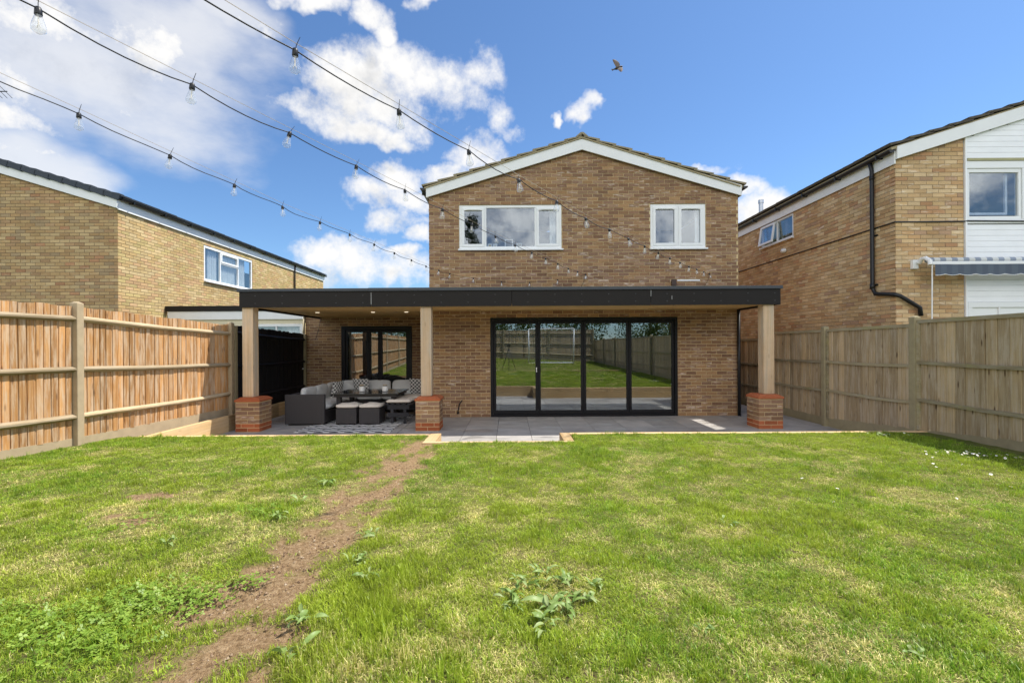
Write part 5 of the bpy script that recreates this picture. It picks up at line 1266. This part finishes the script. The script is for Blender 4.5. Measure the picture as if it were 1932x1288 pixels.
for x, y, n, s, lab in [(.02, 2.04, 8, .7, 'small weed at the lower left of the big foreground clump, beside the middle one'), (.17, 2.36, 8, .7, 'small weed at the far top of the big foreground clump'), (.24, 1.99, 8, .75, 'small weed at the lower right of the big foreground clump'), (.40, 2.22, 8, .75, 'small weed at the far right tip of the big foreground clump'), (.07, 2.24, 9, .9, 'broad-leaved weed at the upper left of the big clump in the foreground lawn'), (.18, 2.05, 12, 1.1, 'broad-leaved weed in the middle of the big foreground clump'), (.26, 2.26, 9, .9, 'broad-leaved weed at the upper right of the big foreground clump'),
        (.33, 2.10, 10, 1.05, 'broad-leaved weed at the right edge of the big foreground clump'), (.13, 1.90, 9, .9, 'broad-leaved weed at the bottom of the big foreground clump'), (0.0, 2.13, 7, .8, 'small weed at the left edge of the big foreground clump'),
        (-.86, 2.84, 7, .9, 'upright weed right of the soil strip, farthest of its row'), (-.80, 2.50, 9, .8, 'weed with broad leaves right of the bare soil strip, second of its row'), (-.71, 2.32, 8, .7, 'flattened weed right of the soil strip above the long tuft'),
        (-.88, 1.95, 9, .9, 'broad-leaved weed on the right edge of the bare soil strip in the foreground'), (-.80, 1.72, 8, .8, 'weed low on the right edge of the soil strip near the bottom of the picture'), (-1.56, 4.03, 8, 1.2, 'pale flat weed left of the soil strip, farthest into the lawn'),
        (-1.58, 3.52, 7, .9, 'small weed left of the bare soil strip, midway'), (-1.56, 3.17, 10, .9, 'spiky weed left of the bare soil strip, nearest of three'), (1.45, 3.1, 6, .7, 'small lone weed in the right half of the lawn'), (.77, 1.87, 7, .5, 'small dark weed right of the big foreground clump'),
        (1.5, 1.72, 5, .6, 'tiny weed near the bottom right of the lawn'), (5.02, 6.35, 9, 1.1, 'pale weed beside the sleeper edge near the right fence'), (-2.0, 2.75, 6, .7, 'small pale weed in the left lawn near the dry patch')]:
    weed(x, y, n, s, lab)
cm = MB(); rs = random.Random(4)
for (cx, cy, r, n) in [(-1.62, 2.07, .27, 620), (-1.88, 1.88, .26, 420), (-1.55, 1.78, .16, 200), (-1.28, 2.3, .10, 90), (-2.15, 1.95, .16, 160), (-1.42, 2.14, .14, 160), (-2.35, 3.1, .3, 160), (-1.75, 3.3, .22, 120)]:
    for _ in range(n):
        x, y = rs.gauss(cx, r * .5), rs.gauss(cy, r * .42); z = float(lawn_z(x, y)) + rs.uniform(.015, .04); a = rs.random() * 6.28; s = rs.uniform(.007, .014); cm.rv = rs.random()
        tx, ty = rs.gauss(0, .35), rs.gauss(0, .35)
        for q in range(3):
            b = a + q * 2.094; vs = []
            for (u_, v_) in ((0, 0), (.55, -.42), (1.05, -.25), (1.0, .25), (.55, .42)):
                px, py = (u_ * math.cos(b) - v_ * math.sin(b)) * s, (u_ * math.sin(b) + v_ * math.cos(b)) * s; vs.append((x + px, y + py, z + px * tx + py * ty))
            cm.add(vs, [(0, 1, 2, 3, 4)])
tag(cm.obj('clover_patch', CLOV), 'patches of small round-leaved ground cover in the left foreground lawn', None, None, 'stuff')
# daisies
dm = MB(); DA = plain('white_petals', (.85, .85, .82), .7, .03, 9); DY = plain('yellow_daisy_centre', (.75, .5, .05), .7, .05, 9)
for k in range(9):
    a = 6.283 * k / 9; c_, s_ = math.cos(a), math.sin(a); q = lambda u_, v_: (u_ * c_ - v_ * s_, u_ * s_ + v_ * c_, .002 + u_ * .2)
    dm.add([q(.003, -.0015), q(.012, -.0035), q(.013, .0035), q(.003, .0015)], [(0, 1, 2, 3)])
dm.cur = 1; dm.lathe([(.0, .006), (.004, .005), (.004, .001), (0, 0)], 6); DAISY = dm.mesh('daisy', [DA, DY])
rs = random.Random(8)
for (cx, cy, sx, sy, n) in [(4.85, 5.10, .14, .07, 34), (5.12, 4.90, .16, .06, 16), (4.25, 4.55, .5, .25, 10), (3.1, 3.6, .5, .2, 8), (5.1, 6.3, .25, .08, 5), (3.9, 4.1, .5, .2, 6)]:
    for _ in range(n):
        x, y = rs.gauss(cx, sx), rs.gauss(cy, sy)
        if x > 5.6 or y > 6.5: continue
        o = inst('daisy', DAISY, None, Matrix.Translation((x, y, float(lawn_z(x, y)) + rs.uniform(.035, .05))) @ Matrix.Rotation(rs.gauss(0, .35), 4, 'X') @ Matrix.Rotation(rs.gauss(0, .3), 4, 'Y') @ Matrix.Scale(rs.uniform(.6, 1.0), 4))
        tag(o, 'tiny white daisy in the grass towards the right fence', 'daisy', 'daisies in the right part of the lawn')

# ---- grass: tufts instanced on points
def grass_mat():
    m, t, out = new_mat('lawn_grass_blades')
    at = lambda n, ty='INSTANCER': t.node('ShaderNodeAttribute', attribute_name=n, attribute_type=ty).outputs['Fac']
    dry, hue = at('dry'), at('hue'); bl = t.node('ShaderNodeAttribute', attribute_name='rnd').outputs['Fac']
    gr = t.ramp(bl, [(0, (.055, .14, .010)), (.3, (.13, .26, .018)), (.65, (.22, .35, .028)), (1, (.36, .46, .06))])
    gr = t.mix(t.ss(hue, .3, .7, 0, .65), gr, (.37, .42, .04))
    st = t.ramp(bl, [(0, (.34, .34, .07)), (.5, (.54, .48, .15)), (1, (.76, .66, .30))])
    f = t.ss(t.m('ADD', t.m('MULTIPLY', dry, .95), t.m('MULTIPLY', bl, .75)), .95, 1.35)
    c = t.mix(f, gr, st)
    lum = at('lum'); c = t.mix(1.0, c, t.node('ShaderNodeCombineColor', {0: lum, 1: lum, 2: lum}), 'MULTIPLY')
    d1 = t.node('ShaderNodeBsdfDiffuse', {'Color': c}); d2 = t.node('ShaderNodeBsdfTranslucent', {'Color': c}); mx = t.node('ShaderNodeMixShader', {0: .38}); t.l.new(d1.outputs[0], mx.inputs[1]); t.l.new(d2.outputs[0], mx.inputs[2])
    gl = t.node('ShaderNodeBsdfGlossy', {'Color': (1, 1, 1), 'Roughness': .4}); m2 = t.node('ShaderNodeMixShader', {0: .018}); t.l.new(mx.outputs[0], m2.inputs[1]); t.l.new(gl.outputs[0], m2.inputs[2])
    t.l.new(m2.outputs[0], out.inputs[0]); return m
GM = grass_mat()
gcol = bpy.data.collections.new('grass_tufts')      # not linked to the scene: only instanced
rs = random.Random(3)
def tuft(nb, rad, hmin, hmax, lean, w, rv=None):
    mb = MB()
    for _ in range(nb):
        a = rs.random() * 6.283; q = rad * math.sqrt(rs.random()); x, y = q * math.cos(a), q * math.sin(a); h = rs.uniform(hmin, hmax); d = rs.random() * 6.283; ln = h * rs.uniform(.15, lean); ww = w * rs.uniform(.7, 1.3)
        dx, dy = math.cos(d), math.sin(d); px, py = -dy * ww, dx * ww; mb.rv = rs.random() ** .9 if rv is None else rv + rs.random() * .35
        mb.add([(x - px, y - py, -.004), (x + px, y + py, -.004), (x + dx * ln * .35 + px * .8, y + dy * ln * .35 + py * .8, h * .55), (x + dx * ln * .35 - px * .8, y + dy * ln * .35 - py * .8, h * .55), (x + dx * ln, y + dy * ln, h * (1 - .25 * ln / h))], [(0, 1, 2, 3), (3, 2, 4)])
    me = mb.mesh('grass_tuft', GM); o = bpy.data.objects.new('grass_tuft', me); gcol.objects.link(o)
for k in range(4): tuft(11, .030, .016, .038, 1.0, .0013)
for k in range(3): tuft(9, .032, .010, .028, 1.7, .0015)
for k in range(2): tuft(10, .022, .03, .055, .8, .0014)
for k in range(2): tuft(9, .035, .008, .016, 3.2, .0013, .95)
tuft(6, .035, .012, .026, 1.8, .0016, .8)
def lawn_points():
    P = []
    def scatter(x0, x1, y0, y1, dens):
        n = int((x1 - x0) * (y1 - y0) * dens); return np.stack([RNG.uniform(x0, x1, n), RNG.uniform(y0, y1, n)], -1)
    P.append(scatter(-2.6, 2.6, 1.2, 2.4, 3400)); P.append(scatter(-3.9, 3.9, 2.4, 3.6, 2300)); P.append(scatter(-5.6, 5.6, 3.6, 6.62, 1500)); P.append(scatter(-5.3, 5.3, -.5, 1.2, 260)); P.append(scatter(-5.9, 5.5, -9.6, -.5, 260))
    P.append(scatter(-5.8, -3.9, 2.4, 3.6, 1200)); P.append(scatter(3.9, 5.7, 2.4, 3.6, 1200)); P.append(scatter(-5.8, -2.6, .6, 2.4, 900)); P.append(scatter(2.6, 5.7, .6, 2.4, 900)); P.append(scatter(-2.6, 2.6, .4, 1.2, 1200))
    p = np.concatenate(P); x, y = p[:, 0], p[:, 1]
    lx = np.interp(y, [-9.3, 9.05], [-6.26 + .06, -5.33]); rx_ = np.interp(y, [-9.4, 4.86, 6.86], [5.45, 5.76, 5.90])
    keep = (x > lx) & (x < rx_) & ~((x > -1.16) & (x < .88) & (y > 6.07)) & (y < 6.63)
    bare = np.maximum(path_m(x, y), dirt_m(x, y)); vis = np.ones(len(x), bool)
    keep &= vis & (RNG.random(len(x)) > bare * 1.02 - .02)
    keep &= (RNG.random(len(x)) > .28 * dry_m(x, y))
    x, y = x[keep], y[keep]; return x, y
gx_, gy_ = lawn_points(); gz_ = lawn_z(gx_, gy_)
near_path = path_m(gx_, gy_)
hgt = .44 + .62 * fbm(gx_ + 5, gy_ + 3, 1.7, 3) ** 1.4 + .35 * (fbm(gx_, gy_, 6, 2) - .5)
hgt = hgt * (1 - .35 * dry_m(gx_, gy_)) * (1 - .5 * near_path) * (1 + .75 * clump_m(gx_, gy_))
for (cx, cy, r, k) in [(-.62, 2.05, .25, .7), (-.35, 1.7, .3, .5), (-.75, 1.6, .2, .6), (-1.9, 2.3, .25, .5), (-2.2, 1.75, .3, .6), (-1.0, 6.5, .2, .4), (5.3, 6.0, .5, .3), (.25, 1.6, .2, .5)]:
    hgt = hgt + k * np.exp(-((gx_ - cx) ** 2 + (gy_ - cy) ** 2) / (r * r))
hgt = hgt * np.where(gy_ < 1.2, 1.5, 1) * np.where((gy_ > 6.35) | (gx_ > 5.5), 1.25, 1)
me = bpy.data.meshes.new('grass'); me.vertices.add(len(gx_)); me.vertices.foreach_set('co', np.stack([gx_, gy_, gz_], -1).astype(np.float32).reshape(-1))
dr = (dry_m(gx_, gy_) + RNG.normal(0, .13, len(gx_))) * (1 - .5 * np.clip(near_path, 0, 1))
for nm, a in (('dry', dr), ('hue', fbm(gx_ + 70, gy_, 1.3, 4) * .75 + RNG.uniform(0, .35, len(gx_))), ('scl', hgt), ('lum', np.clip(.74 + .75 * fbm(gx_ + 3, gy_ + 60, 9, 3) + RNG.normal(0, .17, len(gx_)), .4, 1.6)), ('rz', RNG.uniform(0, 6.283, len(gx_)))):
    at = me.attributes.new(nm, 'FLOAT', 'POINT'); at.data.foreach_set('value', np.asarray(a, dtype=np.float32))
go_ = bpy.data.objects.new('grass', me); link(go_); tag(go_, 'short patchy lawn grass, green with straw-coloured dry patches', None, None, 'stuff')
ng = bpy.data.node_groups.new('grass_scatter', 'GeometryNodeTree'); ng.interface.new_socket('Geometry', in_out='INPUT', socket_type='NodeSocketGeometry'); ng.interface.new_socket('Geometry', in_out='OUTPUT', socket_type='NodeSocketGeometry')
N_ = ng.nodes; L__ = ng.links; gi_ = N_.new('NodeGroupInput'); gout = N_.new('NodeGroupOutput')
ci = N_.new('GeometryNodeCollectionInfo'); ci.inputs[0].default_value = gcol; ci.inputs['Separate Children'].default_value = True; ci.inputs['Reset Children'].default_value = True
iop = N_.new('GeometryNodeInstanceOnPoints'); iop.inputs['Pick Instance'].default_value = True
na = lambda nm: (lambda n: (setattr(n, 'data_type', 'FLOAT'), n.inputs[0].__setattr__('default_value', nm), n.outputs[0])[2])(N_.new('GeometryNodeInputNamedAttribute'))
cx_ = N_.new('ShaderNodeCombineXYZ'); L__.new(na('rz'), cx_.inputs[2])
sx_ = N_.new('ShaderNodeCombineXYZ'); s_at = na('scl'); L__.new(s_at, sx_.inputs[2]); sx_.inputs[0].default_value = 1; sx_.inputs[1].default_value = 1
L__.new(gi_.outputs[0], iop.inputs['Points']); L__.new(ci.outputs[0], iop.inputs['Instance']); L__.new(cx_.outputs[0], iop.inputs['Rotation']); L__.new(sx_.outputs[0], iop.inputs['Scale']); L__.new(iop.outputs[0], gout.inputs[0])
md = go_.modifiers.new('scatter', 'NODES'); md.node_group = ng
print('grass tufts', len(gx_))
# crumbs of soil on the bare strip
cmn = MB(); rs2 = np.random.default_rng(5); n = 5200; x = rs2.uniform(-1.7, -.6, n); y = rs2.uniform(1.3, 6.1, n) ** 1.0; y = 1.3 + (y - 1.3) * rs2.random(n) ** .5; k_ = rs2.random(n) < path_m(x, y)
x, y = x[k_], y[k_]; x = np.concatenate([x, rs2.normal(-2.83, .14, 60), rs2.normal(-2.5, .12, 50)]); y = np.concatenate([y, rs2.normal(3.7, .07, 60), rs2.normal(3.1, .08, 50)]); z = lawn_z(x, y)
for a, b, c in zip(x, y, z):
    s = .0025 + .006 * rs2.random() ** 3; h_ = s * .8; cmn.rv = float(rs2.random()); j = rs2.uniform(.7, 1.3, 6) * s
    cmn.add([(a - j[0], b, c + h_ * .2), (a, b - j[1], c + h_ * .3), (a + j[2], b, c + h_ * .1), (a, b + j[3], c + h_ * .3), (a, b, c + h_ * 1.5), (a, b, c - h_)], [(0, 1, 4), (1, 2, 4), (2, 3, 4), (3, 0, 4), (1, 0, 5), (2, 1, 5), (3, 2, 5), (0, 3, 5)])
m, t, out = new_mat('soil_crumb'); finish(t, out, t.ramp(rnd_of(t), [(0, (.13, .08, .045)), (.6, (.24, .155, .095)), (.93, (.34, .25, .16)), (1, (.45, .36, .26))]), .95)
tag(cmn.obj('soil_crumbs', m), 'crumbs of dry soil on the bare strip', None, None, 'stuff')
